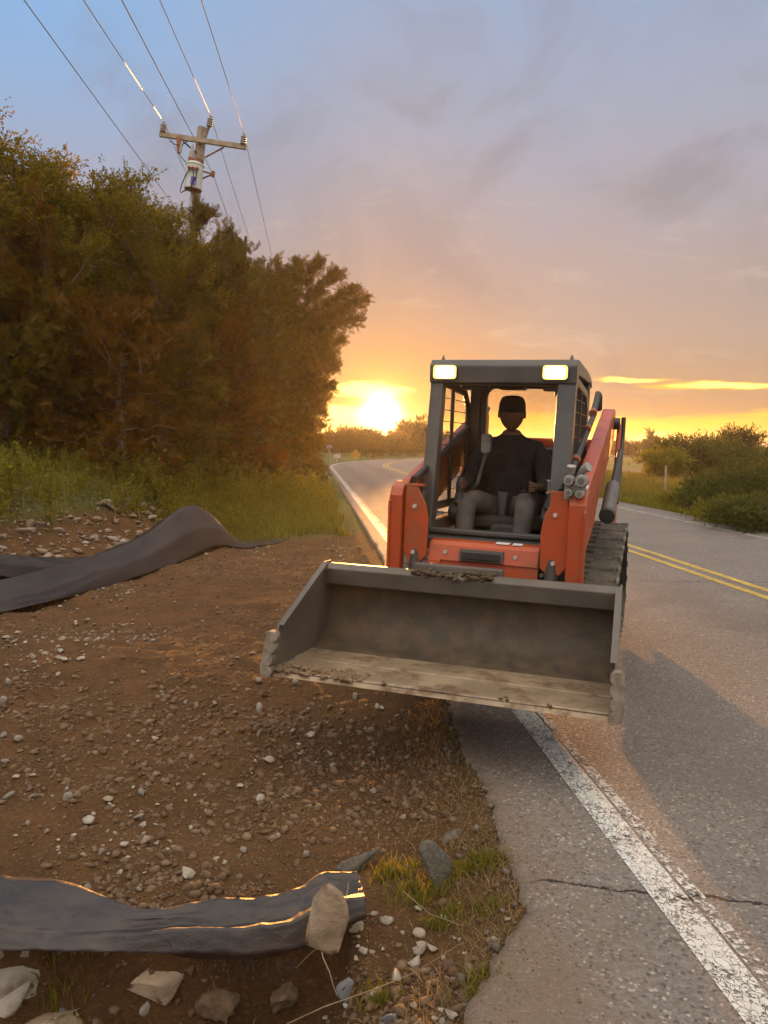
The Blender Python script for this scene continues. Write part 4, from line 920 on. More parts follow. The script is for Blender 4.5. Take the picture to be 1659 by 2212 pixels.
# --- weeds, grass and ground cover
def blades(name, P, h0, h1, wd, material, seed, lean=.45, label=None, cat=None, kind='stuff', parent=None):
    rs = np.random.RandomState(seed); n = len(P); h = rs.uniform(h0, h1, n); a = rs.uniform(0, 6.283, n); ln = rs.uniform(.05, lean, n)*h; b = rs.uniform(0, 6.283, n)
    d = np.stack([np.cos(a), np.sin(a), 0*a], 1); s = np.stack([np.cos(b), np.sin(b), 0*b], 1)*(wd*rs.uniform(.6, 1.3, n))[:, None]; up = np.array([0, 0, 1.])
    m1 = P+d*(ln*.3)[:, None]+up*(h*.55)[:, None]; tp = P+d*ln[:, None]+up*(h*.95)[:, None]
    V = np.stack([P-s, P+s, m1+s*.75, m1-s*.75, tp], 1).reshape(-1, 3); k = np.arange(n)*5
    o = np_mesh(name, V, [np.stack([k, k+1, k+2, k+3], 1), np.stack([k+3, k+2, k+4], 1)], material, parent)
    if label: tag(o, label, cat, kind=kind)
    return o
def spots_uv(n, u0, u1, v0, v1, seed, dens=None):
    rs = np.random.RandomState(seed); u = rs.uniform(u0, u1, n); t = rs.uniform(0, 1, n); v = v0*(v1/v0)**t
    if dens is not None: k = rs.uniform(0, 1, n) < dens(u, v); u, v = u[k], v[k]
    x, y = to_xy(u+bend(v), v); return np.stack([x, y, ter(x, y)-.01], 1)
def vdens(u, v):
    x, y = to_xy(u, v); return sstep(v+1.5*fbm(x, y, .8, 3, 2), 12.8, 14.5)*(u < .62+.1*np.sin(v*2))
P = spots_uv(95000, -5.5, .8, 11.5, 46, 21, vdens)
blades('grass', P, .06, .26, .010, 'grass', 22, .7, 'green roadside grass of the left verge running along the asphalt', 'grass')
def leafclump(name, P, S, material, seed, protos=TW, label=None, cat=None, kind='stuff', nper=9, hmax=.5, parent=None, group=None):
    rs = np.random.RandomState(seed); n = len(P)*nper; i = np.repeat(np.arange(len(P)), nper); hh = np.asarray(S)[i]
    o = P[i]+np.stack([rs.normal(size=n)*hh*.22, rs.normal(size=n)*hh*.22, rs.uniform(0, .85, n)*hh], 1); D = rs.normal(size=(n, 3)); D[:, 2] = np.abs(D[:, 2])*.9+.25
    sz = hh*rs.uniform(.35, .6, n); vs = []; fs_ = []; off = 0
    for q, (pv, pf) in enumerate(protos):
        m_ = np.arange(n) % len(protos) == q; v, f = inst(pv, pf, frames(D[m_], rs)*sz[m_][:, None, None], o[m_]); vs.append(v); fs_.append(f+off); off += len(v)
    ob = np_mesh(name, np.concatenate(vs), np.concatenate(fs_), material, parent)
    if label: tag(ob, label, cat, group, kind)
    return ob
# weeds on the bank below the trees
def bankd(u, v):
    x, y = to_xy(u, v); z = ter(x, y); t0 = .14+.30*(1-sstep(v, 10.6, 12.6))*(u < -2); return sstep(z+.2*fbm(x, y, .9, 3, 7)-t0, 0, .26)*.9
P = spots_uv(5200, -9.5, .0, 8.5, 26, 31, bankd)
leafclump('weeds', P, np.random.RandomState(3).uniform(.15, .45, len(P)), 'weed', 32, label='tangle of green weeds and vines covering the bank below the thicket', cat='weeds', nper=7)
P = spots_uv(16000, -9.5, .1, 8.5, 24, 35, lambda u, v: bankd(u, v)*.9)
blades('tall_grass', P, .15, .55, .009, 'grass', 36, .6, 'tall grass standing among the weeds on the bank below the thicket', 'grass')
# brighter lit shrubs on the verge in front of the trees
vb = [(355, 13.0, .5), (385, 12.8, .42), (415, 14.0, .40), (470, 14.6, .34), (520, 15.4, .30), (565, 17, .45), (620, 19.5, .45), (330, 12.6, .5), (640, 20.5, .7), (445, 13.4, .35), (490, 13.9, .4)]
ORD = ['first', 'second', 'third', 'fourth', 'fifth', 'sixth', 'seventh', 'eighth', 'ninth', 'tenth', 'eleventh', 'twelfth']; VR = [sorted(v[0] for v in vb).index(v[0]) for v in vb]
for i, (px, d, h) in enumerate(vb):
    b = np.array(at(px, d)); rs = np.random.RandomState(300+i); m_ = 46; P = b+np.stack([rs.normal(size=m_)*.38, rs.normal(size=m_)*.30, np.zeros(m_)], 1); P[:, 2] = ter(P[:, 0], P[:, 1])
    o = leafclump('verge_shrub', P-b, rs.uniform(.5, 1.1, m_)*h*.9, 'weed', 310+i, nper=7, kind=None); o.location = b; del_ = None
    tag(o, 'low leafy weed shrub, %s from the left in the row below the thicket' % ORD[VR[i]], 'shrub', 'low shrubs along the left verge')
# tall single weed stalks on the bank at the left
for i, (px, d, h) in enumerate([(8, 9.6, .75), (18, 9.9, .55), (40, 10.1, .8), (104, 10.0, .95)]):
    b = np.array(at(px, d)); mb = MB(); mb.tube([(0, 0, 0), (.02, .01, h*.5), (.0, .02, h)], [.008, .006, .003], 5)
    o = mb.build('weed_stalk', 'weed'); o.location = b; rs = np.random.RandomState(i); nn = 46; zz = rs.uniform(.15, 1, nn)*h
    D = rs.normal(size=(nn, 3)); D[:, 2] = .25; v, f = inst(TW[0][0][:4]*1.0-TW[0][0][0], np.array([[0, 1, 2, 3]]), frames(D, rs)*.42, np.stack([0*zz, 0*zz, zz], 1)); np_mesh('leaves', v, f, 'weed', o)
    tag(o, ['short leafy weed stalk at the left edge of the bank', 'smallest leafy weed stalk at the left of the bank', 'leafy weed stalk third from the left edge of the bank', 'tallest upright weed stalk on the bank under the brown cedar'][i], 'weed', 'upright weed stalks on the left bank')

# --- across the road on the right
def rdens(u, v): return np.clip(1.0-sstep(u, 13, 17)*.4, 0, 1)
P = spots_uv(60000, 8.75, 20, 11.5, 80, 41)
blades('grass', P, .08, .34, .013, 'grass', 42, .6, 'mown green grass strip along the far side of the road', 'grass')
P = spots_uv(12000, 10.2, 24, 13, 40, 43)
blades('dry_grass', P, .2, .55, .012, 'dry_weed', 44, .5, 'dry straw coloured stalks standing in the field across the road', 'grass')
P = spots_uv(2600, 10.6, 22, 13, 34, 45); leafclump('weeds', P, np.random.RandomState(5).uniform(.14, .42, len(P)), 'weed', 46, label='knee high green weeds in the field across the road', cat='weeds', nper=7)
GB = 'bushes and trees across the road'
def bush(px, d, ty, rad, lab, seed, n=900, fs=.3, m_='bush_leaf', nm='bush', dz=0):
    b = at(px, d); H = top_h(px, ty, d); t_ = tree(nm, b, H, rad, 'leaf', lab, GB, seed, 44, n, fs, m_, shape='round', lo=.02, trunk=.05 if nm == 'bush' else .1, up=.2); t_['category'] = 'bush' if nm == 'bush' else 'tree'; return t_
bush(1655, 17.0, 1000, 1.5, 'large green bush at the right picture edge across the road', 500, 2600, .22)
bush(1570, 19.5, 1022, 1.25, 'rounded green bush left of the largest bush across the road', 501, 2200, .24)
bush(1530, 21.5, 1062, 1.2, 'low yellow green bush right behind the roadside grass', 502, 1500, .25, 'weed')
bush(1660, 14.5, 1075, 1.0, 'bramble bush closest to the road at the right picture edge', 503, 1700, .20)
bush(1600, 15.8, 1085, .9, 'small bramble bush next to the closest one by the road', 504, 1300, .20, 'weed')
bush(1480, 19, 1112, .6, 'small sunlit weed bush nearest the loader across the road', 505, 700, .18, 'weed')
bush(1482, 42, 944, 1.9, 'broad dark tree with ragged top left of the slender round tree', 506, 2600, .42, 'bush_leaf', 'broadleaf_tree')
bush(1545, 44, 952, 2.0, 'bushy tree between the broad dark tree and the slender tree', 507, 2200, .42, 'bush_leaf', 'broadleaf_tree')
bush(1432, 40, 975, 1.25, 'small pale green tree at the left end of the far clump', 508, 1500, .36, 'weed', 'broadleaf_tree')
bush(1630, 40, 968, 2.2, 'wide tree at the right end of the far clump', 509, 2400, .42, 'bush_leaf', 'broadleaf_tree')
b = at(1594, 45); tree('broadleaf_tree', b, top_h(1594, 922, 45), 1.35, 'leaf', 'slender tree with small round crown rising above the far clump', GB, 510, 40, 900, .36, 'far_leaf', shape='round', lo=.55, trunk=.12)
bush(1368, 130, 955, 4.6, 'rounded dark tree by the water, left of the field post', 520, 2200, .95, 'far_leaf', 'broadleaf_tree')
b = at(1412, 135); tree('conifer_tree', b, top_h(1412, 962, 135), 2.6, 'cedar', 'small pointed conifer by the water', GB, 521, 40, 700, 1.4, 'far_leaf')
bush(1440, 140, 975, 3.5, 'low dark tree by the water right of the pointed conifer', 522, 1400, .95, 'far_leaf', 'broadleaf_tree')
# far treeline ahead, under the sun: one crown mesh per tree
GT = 'trees of the distant treeline under the sun'
ft = [(700, 150, 945, 5, 'r'), (722, 140, 938, 5.2, 'r'), (745, 120, 932, 4.6, 'r'), (768, 118, 924, 4.4, 'r'), (790, 124, 930, 4.6, 'r'), (812, 135, 942, 4.6, 'r'), (838, 150, 944, 4.6, 'r'), (858, 160, 936, 3.0, 'c'), (874, 150, 922, 2.8, 'c'), (893, 140, 930, 3.0, 'c'), (908, 145, 912, 2.6, 'c'), (925, 150, 930, 4.6, 'r'), (955, 160, 935, 4.8, 'r'), (680, 160, 950, 5, 'r'), (665, 150, 946, 5, 'r')]
ft.sort()
for i, (px, d, ty, rad, k) in enumerate(ft):
    nth = ORD[[q[0] for q in ft if q[4] == k].index(px)]
    b = at(px, d); b = (b[0], b[1], b[2]-.3); H = top_h(px, ty, d)+.3
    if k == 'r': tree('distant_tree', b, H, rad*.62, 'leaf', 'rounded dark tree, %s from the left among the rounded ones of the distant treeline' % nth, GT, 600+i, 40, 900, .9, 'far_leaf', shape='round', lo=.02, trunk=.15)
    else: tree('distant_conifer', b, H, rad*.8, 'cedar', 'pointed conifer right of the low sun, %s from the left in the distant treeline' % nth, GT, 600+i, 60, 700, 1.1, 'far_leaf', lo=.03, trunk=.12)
rs = np.random.RandomState(9); n = 2600; pxs = rs.uniform(640, 985, n); ds = rs.uniform(72, 118, n); P = []
for a_, d_ in zip(pxs, ds):
    p = pd(a_, 1000, d_); P.append((p.x, p.y, 0))
P = np.array(P); P[:, 2] = ter(P[:, 0], P[:, 1]); uu_, vv_ = to_uv(P[:, 0], P[:, 1]); off = uu_-bend(vv_); keep = (off < -.5) | (off > 9.5); P = P[keep]
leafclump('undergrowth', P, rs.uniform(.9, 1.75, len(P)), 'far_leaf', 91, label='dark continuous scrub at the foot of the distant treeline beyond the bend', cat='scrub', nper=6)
# small plants by the broken shoulder
def tuft(px, py, z, n, h, spread, lab, seed, material='grass', w_=.0028):
    c = hit(px, py); n = int(n*.62) if n > 50 else n; rs = np.random.RandomState(seed); P = np.stack([rs.normal(size=n)*spread, rs.normal(size=n)*spread*.8, 0*np.zeros(n)], 1)
    zz = ter(P[:, 0]+c.x, P[:, 1]+c.y); P[:, 2] = zz-c.z-.005
    o = blades('grass_tuft', P, h*.4, h, w_, material, seed, .9, None, None); o.location = c; tag(o, lab, 'grass tuft', 'green tufts along the broken shoulder'); return o
tuft(1045, 1868, -.03, 420, .075, .045, 'bright green tuft on the broken asphalt edge, topmost of the tufts', 701)
tuft(1010, 1885, -.06, 260, .06, .04, 'green tuft between the tilted asphalt slab and the topmost tuft', 708)
tuft(850, 1893, -.10, 420, .07, .045, 'green tuft left of the tilted asphalt slab', 702)
tuft(905, 1940, -.12, 420, .075, .055, 'green tuft in front of the tilted asphalt slab', 703)
tuft(965, 1990, -.09, 260, .07, .04, 'olive tuft hanging below the broken asphalt edge', 704)
tuft(1055, 1962, -.01, 180, .05, .03, 'small green tuft growing in the end of the road crack', 705)
tuft(1040, 2140, -.0, 300, .06, .05, 'green tuft on the worn asphalt at the bottom of the picture', 706)
tuft(1075, 2195, .0, 300, .06, .045, 'lowest green tuft on the worn asphalt', 707)
tuft(815, 2170, -.12, 200, .06, .04, 'small leafy tuft beside the slate stone in the bottom ditch', 709)
tuft(130, 2140, -.30, 420, .10, .05, 'yellow lit tuft drooping between the rocks at the bottom left', 710, 'weed', .004)
tuft(548, 2115, -.28, 16, .11, .006, 'single bright green sprout below the sheet edge', 711, 'grass', .004)
tuft(480, 2085, -.25, 260, .09, .06, 'mossy grass on the clod beneath the torn sheet edge', 712, 'straw')

# dry roots and straw hanging over the eroded edge
rs = np.random.RandomState(77); n = 3800; v = rs.uniform(1.9, 4.6, n); e = edge_u(v); u = e-np.abs(rs.normal(size=n))*.16-.01; x, y = to_xy(u, v); P = np.stack([x, y, ter(x, y)-.004], 1)
blades('dry_roots', P, .015, .055, .0016, 'straw', 78, 2.2, 'thin dry roots and straw matted on the eroded soil below the asphalt edge', 'roots')
# ================================================================ stones and clods
def ico(sub=1):
    bm = bmesh.new(); bmesh.ops.create_icosphere(bm, subdivisions=sub, radius=1); v = np.array([tuple(v.co) for v in bm.verts]); f = np.array([[q.index for q in p.verts] for p in bm.faces]); bm.free(); return v, f
IV, IF = ico(1); IV2, IF2 = ico(2)
def rockshape(rs, v, flat=.6, cuts=10):
    v = v.copy()
    for _ in range(cuts):                      # chop with planes for broken faces
        n = rs.normal(size=3); n /= np.linalg.norm(n); d = rs.uniform(.32, .72); s = v @ n; m_ = s > d; v[m_] -= np.outer(s[m_]-d, n)
    v *= np.array([1.0, rs.uniform(.48, .9), flat*rs.uniform(.6, 1.25)]); return v
def gravel(name, P, S, material, seed, label, cat, embed=.25, protos=6, hi=False):
    rs = np.random.RandomState(seed); vs = []; fs_ = []; off = 0; k = rs.randint(0, protos, len(P))
    for q in range(protos):
        pv = rockshape(rs, IV2 if hi else IV, .6, 13 if hi else 10); m_ = k == q; n = m_.sum()
        if not n: continue
        a = rs.uniform(0, 6.283, n); M = rotm(n, rs); t_ = np.clip(rs.normal(size=n)*.35, -.9, .9)
        Rz = np.zeros((n, 3, 3)); Rz[:, 0, 0] = np.cos(a); Rz[:, 0, 1] = -np.sin(a); Rz[:, 1, 0] = np.sin(a); Rz[:, 1, 1] = np.cos(a); Rz[:, 2, 2] = 1
        Rx = np.zeros((n, 3, 3)); Rx[:, 0, 0] = 1; Rx[:, 1, 1] = np.cos(t_); Rx[:, 1, 2] = -np.sin(t_); Rx[:, 2, 1] = np.sin(t_); Rx[:, 2, 2] = np.cos(t_)
        M = np.einsum('nij,njk->nik', Rz, Rx)*S[m_][:, None, None]; T = P[m_].copy(); T[:, 2] += S[m_]*embed
        v, f = inst(pv, IF2 if hi else IF, M, T); vs.append(v); fs_.append(f+off); off += len(v)
    o = np_mesh(name, np.concatenate(vs), np.concatenate(fs_), material)
    if label: tag(o, label, cat, kind='stuff')
    return o
def stone_mat(name, cols):
    mt = bpy.data.materials.new(name); mt.use_nodes = True; t = NT(mt.node_tree); b = t.n['Principled BSDF']
    g_ = t.new('ShaderNodeNewGeometry'); c = t.ramp(g_.outputs['Random Per Island'], [(i/(len(cols)-1), k) for i, k in enumerate(cols)])
    tc = t.new('ShaderNodeTexCoord'); o = tc.outputs['Object']; c = t.mix(t.m('MULTIPLY', t.sm(t.noise(o, 30, 5, .7), .45, .7), .55), c, (.13, .08, .045))
    t.l.new(c, b.inputs['Base Color']); b.inputs['Roughness'].default_value = .9
    bn = t.new('ShaderNodeBump'); bn.inputs['Strength'].default_value = .6; bn.inputs['Distance'].default_value = .004; t.l.new(t.noise(o, 140, 5, .7), bn.inputs['Height']); t.l.new(bn.outputs[0], b.inputs['Normal']); MATS[name] = mt
stone_mat('gravel_brown', [(.080, .042, .020), (.12, .068, .036), (.16, .100, .058), (.095, .056, .030), (.20, .14, .09)])
stone_mat('gravel_pale', [(.33, .28, .23), (.25, .20, .15), (.38, .35, .31), (.28, .22, .16)])
def in_apron(u, v):
    x, y = to_xy(u, v); uf = np.interp(v, [0, 5, 6.2, 7.5, 10, 11.3, 13.7, 16], [-9, -6, -3.6, -2.9, -2.3, -1.8, -.7, .2]); e = np.interp(v, [1.2, 1.9, 2.4, 2.9, 4.2, 8, 14], [.25, .38, .70, .72, .76, .88, .94])
    return (u > uf) & (u < e-.03) & (v < 14.3)
def scatter(n, seed, v0, v1, u0=-5, u1=.8, dens=None):
    rs = np.random.RandomState(seed); v = v0*(v1/v0)**rs.uniform(0, 1, n); u = rs.uniform(0, 1, n)**.9*(u1-u0)+u0; wlim = .60*v+.3; k = in_apron(u, v) & (u > -wlim)
    if dens is not None:
        x, y = to_xy(u, v); k &= rs.uniform(0, 1, n) < dens(x, y)
    x, y = to_xy(u[k], v[k]); return np.stack([x, y, ter(x, y)], 1), rs
dfun = lambda x, y: np.clip(.22+1.5*fbm(x, y, 1.1, 4, 12), .07, 1)
P, rs = scatter(120000, 51, 1.7, 14.3, -6, .8, dfun); S = .0065*np.exp(rs.gamma(1.5, .46, len(P))); S = np.minimum(S, .040)
gravel('gravel', P, S, 'gravel_brown', 52, 'brown crushed stone and soil spread over the dug up roadside', 'gravel', .06, 12)
P, rs = scatter(110000, 63, 1.7, 9.5, -5, .8); S = .0028*np.exp(rs.gamma(1.3, .42, len(P)))
stone_mat('soil_crumbs', [(.13, .068, .030), (.095, .050, .022), (.16, .090, .045), (.11, .058, .026)]); gravel('soil_crumbs', P, np.minimum(S, .014), 'soil_crumbs', 64, 'crumbly brown soil between the stones of the dug up roadside', 'soil', .1)
P, rs = scatter(9000, 53, 2.0, 13, -6, .8, lambda x, y: np.clip(.1+1.6*fbm(x, y, .9, 4, 31), .02, 1)*.75); S = .012*np.exp(rs.gamma(1.6, .34, len(P))); S = np.minimum(S, .042)
gravel('gravel', P, S, 'gravel_pale', 54, 'pale stone chips scattered through the brown gravel', 'gravel', .3, hi=True)
# rubble on the bank at the left behind the upper black sheet
rs = np.random.RandomState(55); n = 5200; xs = rs.uniform(-7.5, -2.6, n); ys = rs.uniform(7.0, 12.6, n); u, v = to_uv(xs, ys); zz = ter(xs, ys); k = (~in_apron(u, v)) & (zz < .80+.2*rs.normal(size=n)) & (zz > -.02); P = np.stack([xs, ys, zz], 1)[k]; S = .016*np.exp(rs.gamma(1.5, .50, len(P))); S = np.minimum(S, .13)
stone_mat('rubble_mix', [(.30, .23, .16), (.20, .14, .09), (.36, .31, .26), (.15, .10, .06), (.26, .19, .13)])
gravel('rubble', P, S, 'rubble_mix', 56, 'pale rubble of broken stones on the slope behind the upper black sheet', 'rubble', .2, hi=True)
# ditch rubble under the near sheet
rs = np.random.RandomState(57); n = 2600; xs = rs.uniform(-1.5, .25, n); ys = rs.uniform(1.2, 2.35, n); zz = ter(xs, ys); P = np.stack([xs, ys, zz], 1); S = .007*np.exp(rs.gamma(1.5, .45, n)); S = np.minimum(S, .04)
u, v = to_uv(xs, ys); k = u < np.interp(v, [1.2, 1.9, 2.4], [.1, .22, .5]); gravel('gravel', P[k], S[k], 'gravel_brown', 58, 'loose stones and clods in the bottom of the near ditch', 'gravel')
# chips on the asphalt shoulder
rs = np.random.RandomState(59); n = 1500; v = rs.uniform(1.7, 6, n); u = edge_u(v)+np.abs(rs.normal(size=n))*.16; x, y = to_xy(u, v); P = np.stack([x, y, 0*x], 1); S = rs.uniform(.0015, .005, n)
stone_mat('asphalt_crumbs', [(.10, .085, .075), (.16, .135, .115), (.07, .06, .055), (.22, .19, .16)])
rs2 = np.random.RandomState(61); n2 = 900; v2 = rs2.uniform(1.9, 7.5, n2); u2 = edge_u(v2)-np.abs(rs2.normal(size=n2))*.07+.015; x2, y2 = to_xy(u2, v2); P2 = np.stack([x2, y2, ter(x2, y2)+.004], 1); S2 = .006*np.exp(rs2.gamma(1.2, .42, n2))
gravel('gravel', P2, np.minimum(S2, .028), 'asphalt_crumbs', 62, 'crumbled chunks of old asphalt along the broken road edge', 'asphalt crumbs', .3)
gravel('gravel', P, S, 'gravel_brown', 60, 'fine grit strewn over the asphalt along its broken edge', 'grit', .5)
# the larger pale stones one can count
GP = 'pale broken stones lying on the brown gravel'
st_px = [(15, 1385, 22), (8, 1595, 14), (40, 1600, 16), (20, 1480, 18), (5, 1520, 18), (330, 1387, 10), (75, 1450, 9), (35, 1545, 11), (70, 1728, 17), (20, 1725, 20), (148, 1733, 17), (305, 1720, 16), (190, 1925, 16), (300, 1925, 14), (145, 1710, 10), (415, 1852, 10), (527, 1846, 16), (620, 1725, 10), (600, 1810, 11), (660, 1850, 14), (783, 1712, 11), (805, 1714, 14), (718, 1657, 15), (712, 1632, 15), (857, 1553, 17), (880, 1577, 14), (905, 1578, 11), (902, 1605, 9), (768, 1512, 18), (825, 1641, 10), (797, 1633, 9), (808, 1612, 9), (560, 1540, 24), (465, 1528, 14), (402, 1522, 10), (558, 1590, 12), (560, 1478, 16), (310, 1455, 12), (430, 1430, 10), (290, 1383, 12), (500, 1527, 12), (590, 1460, 14), (615, 1445, 12), (640, 1480, 15), (480, 1430, 9), (512, 1425, 11), (548, 1415, 12), (170, 1720, 9), (85, 1648, 9), (880, 1640, 12), (870, 1540, 9), (785, 1660, 9), (840, 1660, 9), (385, 1700, 9), (350, 1500, 9), (240, 1480, 9), (100, 1530, 9), (12, 1650, 13), (220, 1850, 12), (60, 1785, 11), (100, 1800, 12), (735, 1608, 8), (760, 1680, 9), (905, 1490, 10), (640, 1770, 9), (730, 1790, 9), (560, 1740, 8), (445, 1760, 9), (250, 1760, 9)]
SL = {(560, 1540): 'longest pale stone, upright in the heap below the bucket cutter', (768, 1512): 'square pale stone just under the dirt caked bucket edge', (857, 1553): 'large rounded pale stone under the middle of the bucket', (880, 1577): 'elongated pale stone below the rounded one under the bucket', (718, 1657): 'pale triangular stone in the gravel below the square stone', (15, 1385): 'large pale stone at the left picture edge below the upper sheet', (190, 1925): 'pale pointed stone resting against the near black sheet', (300, 1925): 'pale stone touching the top edge of the near black sheet', (783, 1712): 'grey stone near the asphalt end of the gravel', (527, 1846): 'leaning pale stone in the gravel above the middle of the near sheet', (305, 1720): 'flat pale stone in the middle of the lower gravel', (148, 1733): 'rounded pale stone in the lower left gravel'}
SH = []
for q in range(8): SH.append(np_mesh('pale_stone', rockshape(np.random.RandomState(800+q), IV2, .75, 9), IF2, 'rock'))
for o in SH: COL.objects.unlink(o)
for i, (px, py, r) in enumerate(st_px):
    c = hit(px, py); s = r*.5/1671*math.hypot(c.y, 1.5)*1.5
    o = SH[i % 8].copy(); COL.objects.link(o); o.location = (c.x, c.y, float(ter(c.x, c.y))+s*.35); o.scale = (s*1.1, s, s); rr = random.Random(i); o.rotation_euler = (rr.uniform(-.5, .5), rr.uniform(-.5, .5), rr.uniform(0, 6))
    tag(o, SL.get((px, py), 'pale angular stone lying among the brown gravel'), 'stone', GP)
def bigrock(name, px, py, z, d, rot, seed, lab, material='rock', cat='rock', cuts=12, dz=0.0, sub=3, ground=True):
    c = hit(px, py, d[2]*.3) if ground else gp(px, py, z)
    bm = bmesh.new(); bmesh.ops.create_icosphere(bm, subdivisions=sub, radius=1); v = np.array([tuple(q.co) for q in bm.verts]); f = np.array([[q.index for q in p.verts] for p in bm.faces]); bm.free()
    rs = np.random.RandomState(seed); v = rockshape(rs, v, 1.0, cuts); v += ((.05 if cat != 'clod' else .42)*fbm(v[:, 0]*3+seed, v[:, 1]*3+v[:, 2]*2, 1.3, 4, seed))[:, None]*v; v /= np.abs(v).max(0); v *= np.array(d)/2
    o = np_mesh(name, v, f, material); o.location = (c.x, c.y, c.z+dz); o.rotation_euler = rot; tag(o, lab, cat); return o
bigrock('rock', 697, 2005, .05, (.145, .10, .40), (R(14), R(5), R(10)), 31, 'tall upright rock weighing down the end of the near black sheet', 'rock_warm', ground=False)
bigrock('asphalt_slab', 955, 1885, -.02, (.30, .035, .13), (R(-40), R(54), R(10)), 32, 'tilted slab of broken asphalt lying in the eroded shoulder', 'asphalt_slab', 'asphalt slab', 8)
bigrock('asphalt_slab', 975, 1812, -.03, (.16, .07, .03), (R(12), R(-12), R(22)), 33, 'thin curled asphalt flake above the tilted slab', 'asphalt_slab', 'asphalt slab', 7)
bigrock('asphalt_slab', 775, 1868, -.08, (.22, .06, .10), (R(0), R(-28), R(20)), 34, 'long dark asphalt chunk behind the end of the near black sheet', 'asphalt_slab', 'asphalt slab', 8)
bigrock('rock', 45, 2105, -.38, (.18, .13, .12), (R(10), R(12), R(20)), 35, 'grey brown rock with flat top in the bottom left ditch', 'rock')
bigrock('rock', 25, 2150, -.40, (.15, .12, .13), (R(20), R(-8), R(60)), 36, 'pinkish grey rock at the left picture edge in the ditch', 'rock')
bigrock('rock', 120, 2205, -.42, (.24, .18, .16), (R(8), R(10), R(15)), 37, 'largest brown rock at the bottom left beneath the yellow tuft', 'rock_warm')
bigrock('rock', 8, 2062, -.36, (.07, .06, .06), (R(8), R(30), R(15)), 38, 'small pale rock at the left edge under the near sheet', 'rock')
bigrock('rock', 55, 2052, -.35, (.05, .03, .06), (R(8), R(30), R(15)), 39, 'small upright pale rock under the near sheet at the left', 'rock')
bigrock('rock', 355, 2125, -.42, (.24, .18, .13), (R(8), R(-10), R(15)), 40, 'dark rounded rock in the shadow under the near sheet', 'rock_warm')
bigrock('rock', 318, 2178, -.38, (.10, .07, .07), (R(18), R(-10), R(45)), 41, 'pale pointed rock in front of the dark rounded rock', 'rock')
bigrock('rock', 138, 2186, -.34, (.05, .03, .05), (R(18), R(-10), R(45)), 42, 'small grey stone leaning on the largest bottom left rock', 'slate')
bigrock('rock', 755, 2130, -.16, (.085, .03, .10), (R(-30), R(10), R(-12)), 43, 'blue grey slate stone standing below the upright rock', 'slate')
bigrock('rock', 838, 2203, -.13, (.065, .04, .05), (R(-10), R(5), R(10)), 44, 'small blue grey slate stone at the bottom picture edge', 'slate')
bigrock('clod', 470, 2170, -.33, (.17, .13, .12), (0, 0, R(10)), 45, 'earth clod with roots below the frayed sheet edge', 'dirt_clod', 'clod', 4)
bigrock('clod', 610, 2150, -.30, (.15, .12, .11), (0, 0, R(50)), 46, 'dark earth clod left of the slate stone', 'dirt_clod', 'clod', 4)
bigrock('rock', 235, 1090, .55, (.26, .16, .16), (0, R(20), R(30)), 47, 'angular grey rock on the slope right of the rubble, below the weeds', 'rock')
bigrock('rock', 270, 1172, .12, (.22, .14, .12), (0, R(5), R(30)), 48, 'flat grey rock just above the upper black sheet', 'rock')
bigrock('rock', 300, 1150, .2, (.16, .1, .1), (0, R(5), R(80)), 49, 'brown rock between the flat grey rock and the weeds', 'rock_warm')

# ================================================================ black woven sheets
def sheet_mat():
    mt = bpy.data.materials.new('sheet'); mt.use_nodes = True; t = NT(mt.node_tree); b = t.n['Principled BSDF']; o_ = t.n['Material Output']
    tc = t.new('ShaderNodeTexCoord'); o = tc.outputs['Object']
    c = t.mix(t.sm(t.noise(o, 5, 6, .6), .4, .7), (.026, .023, .027), (.050, .040, .036)); t.l.new(c, b.inputs['Base Color']); b.inputs['Roughness'].default_value = .45; b.inputs['Specular IOR Level'].default_value = .55
    bn = t.new('ShaderNodeBump'); bn.inputs['Strength'].default_value = .7; bn.inputs['Distance'].default_value = .008
    t.l.new(t.m('ADD', t.m('ABSOLUTE', t.m('SUBTRACT', t.noise(o, 11, 5, .6, 1.6), .5)), t.m('MULTIPLY', t.noise(o, 240, 2, .6), .3)), bn.inputs['Height']); t.l.new(bn.outputs[0], b.inputs['Normal'])
    tr = t.new('ShaderNodeBsdfTranslucent'); tr.inputs[0].default_value = (.55, .33, .10, 1); mx = t.new('ShaderNodeMixShader'); mx.inputs[0].default_value = .10
    t.l.new(b.outputs[0], mx.inputs[1]); t.l.new(tr.outputs[0], mx.inputs[2]); t.l.new(mx.outputs[0], o_.inputs[0]); MATS['sheet'] = mt
sheet_mat()
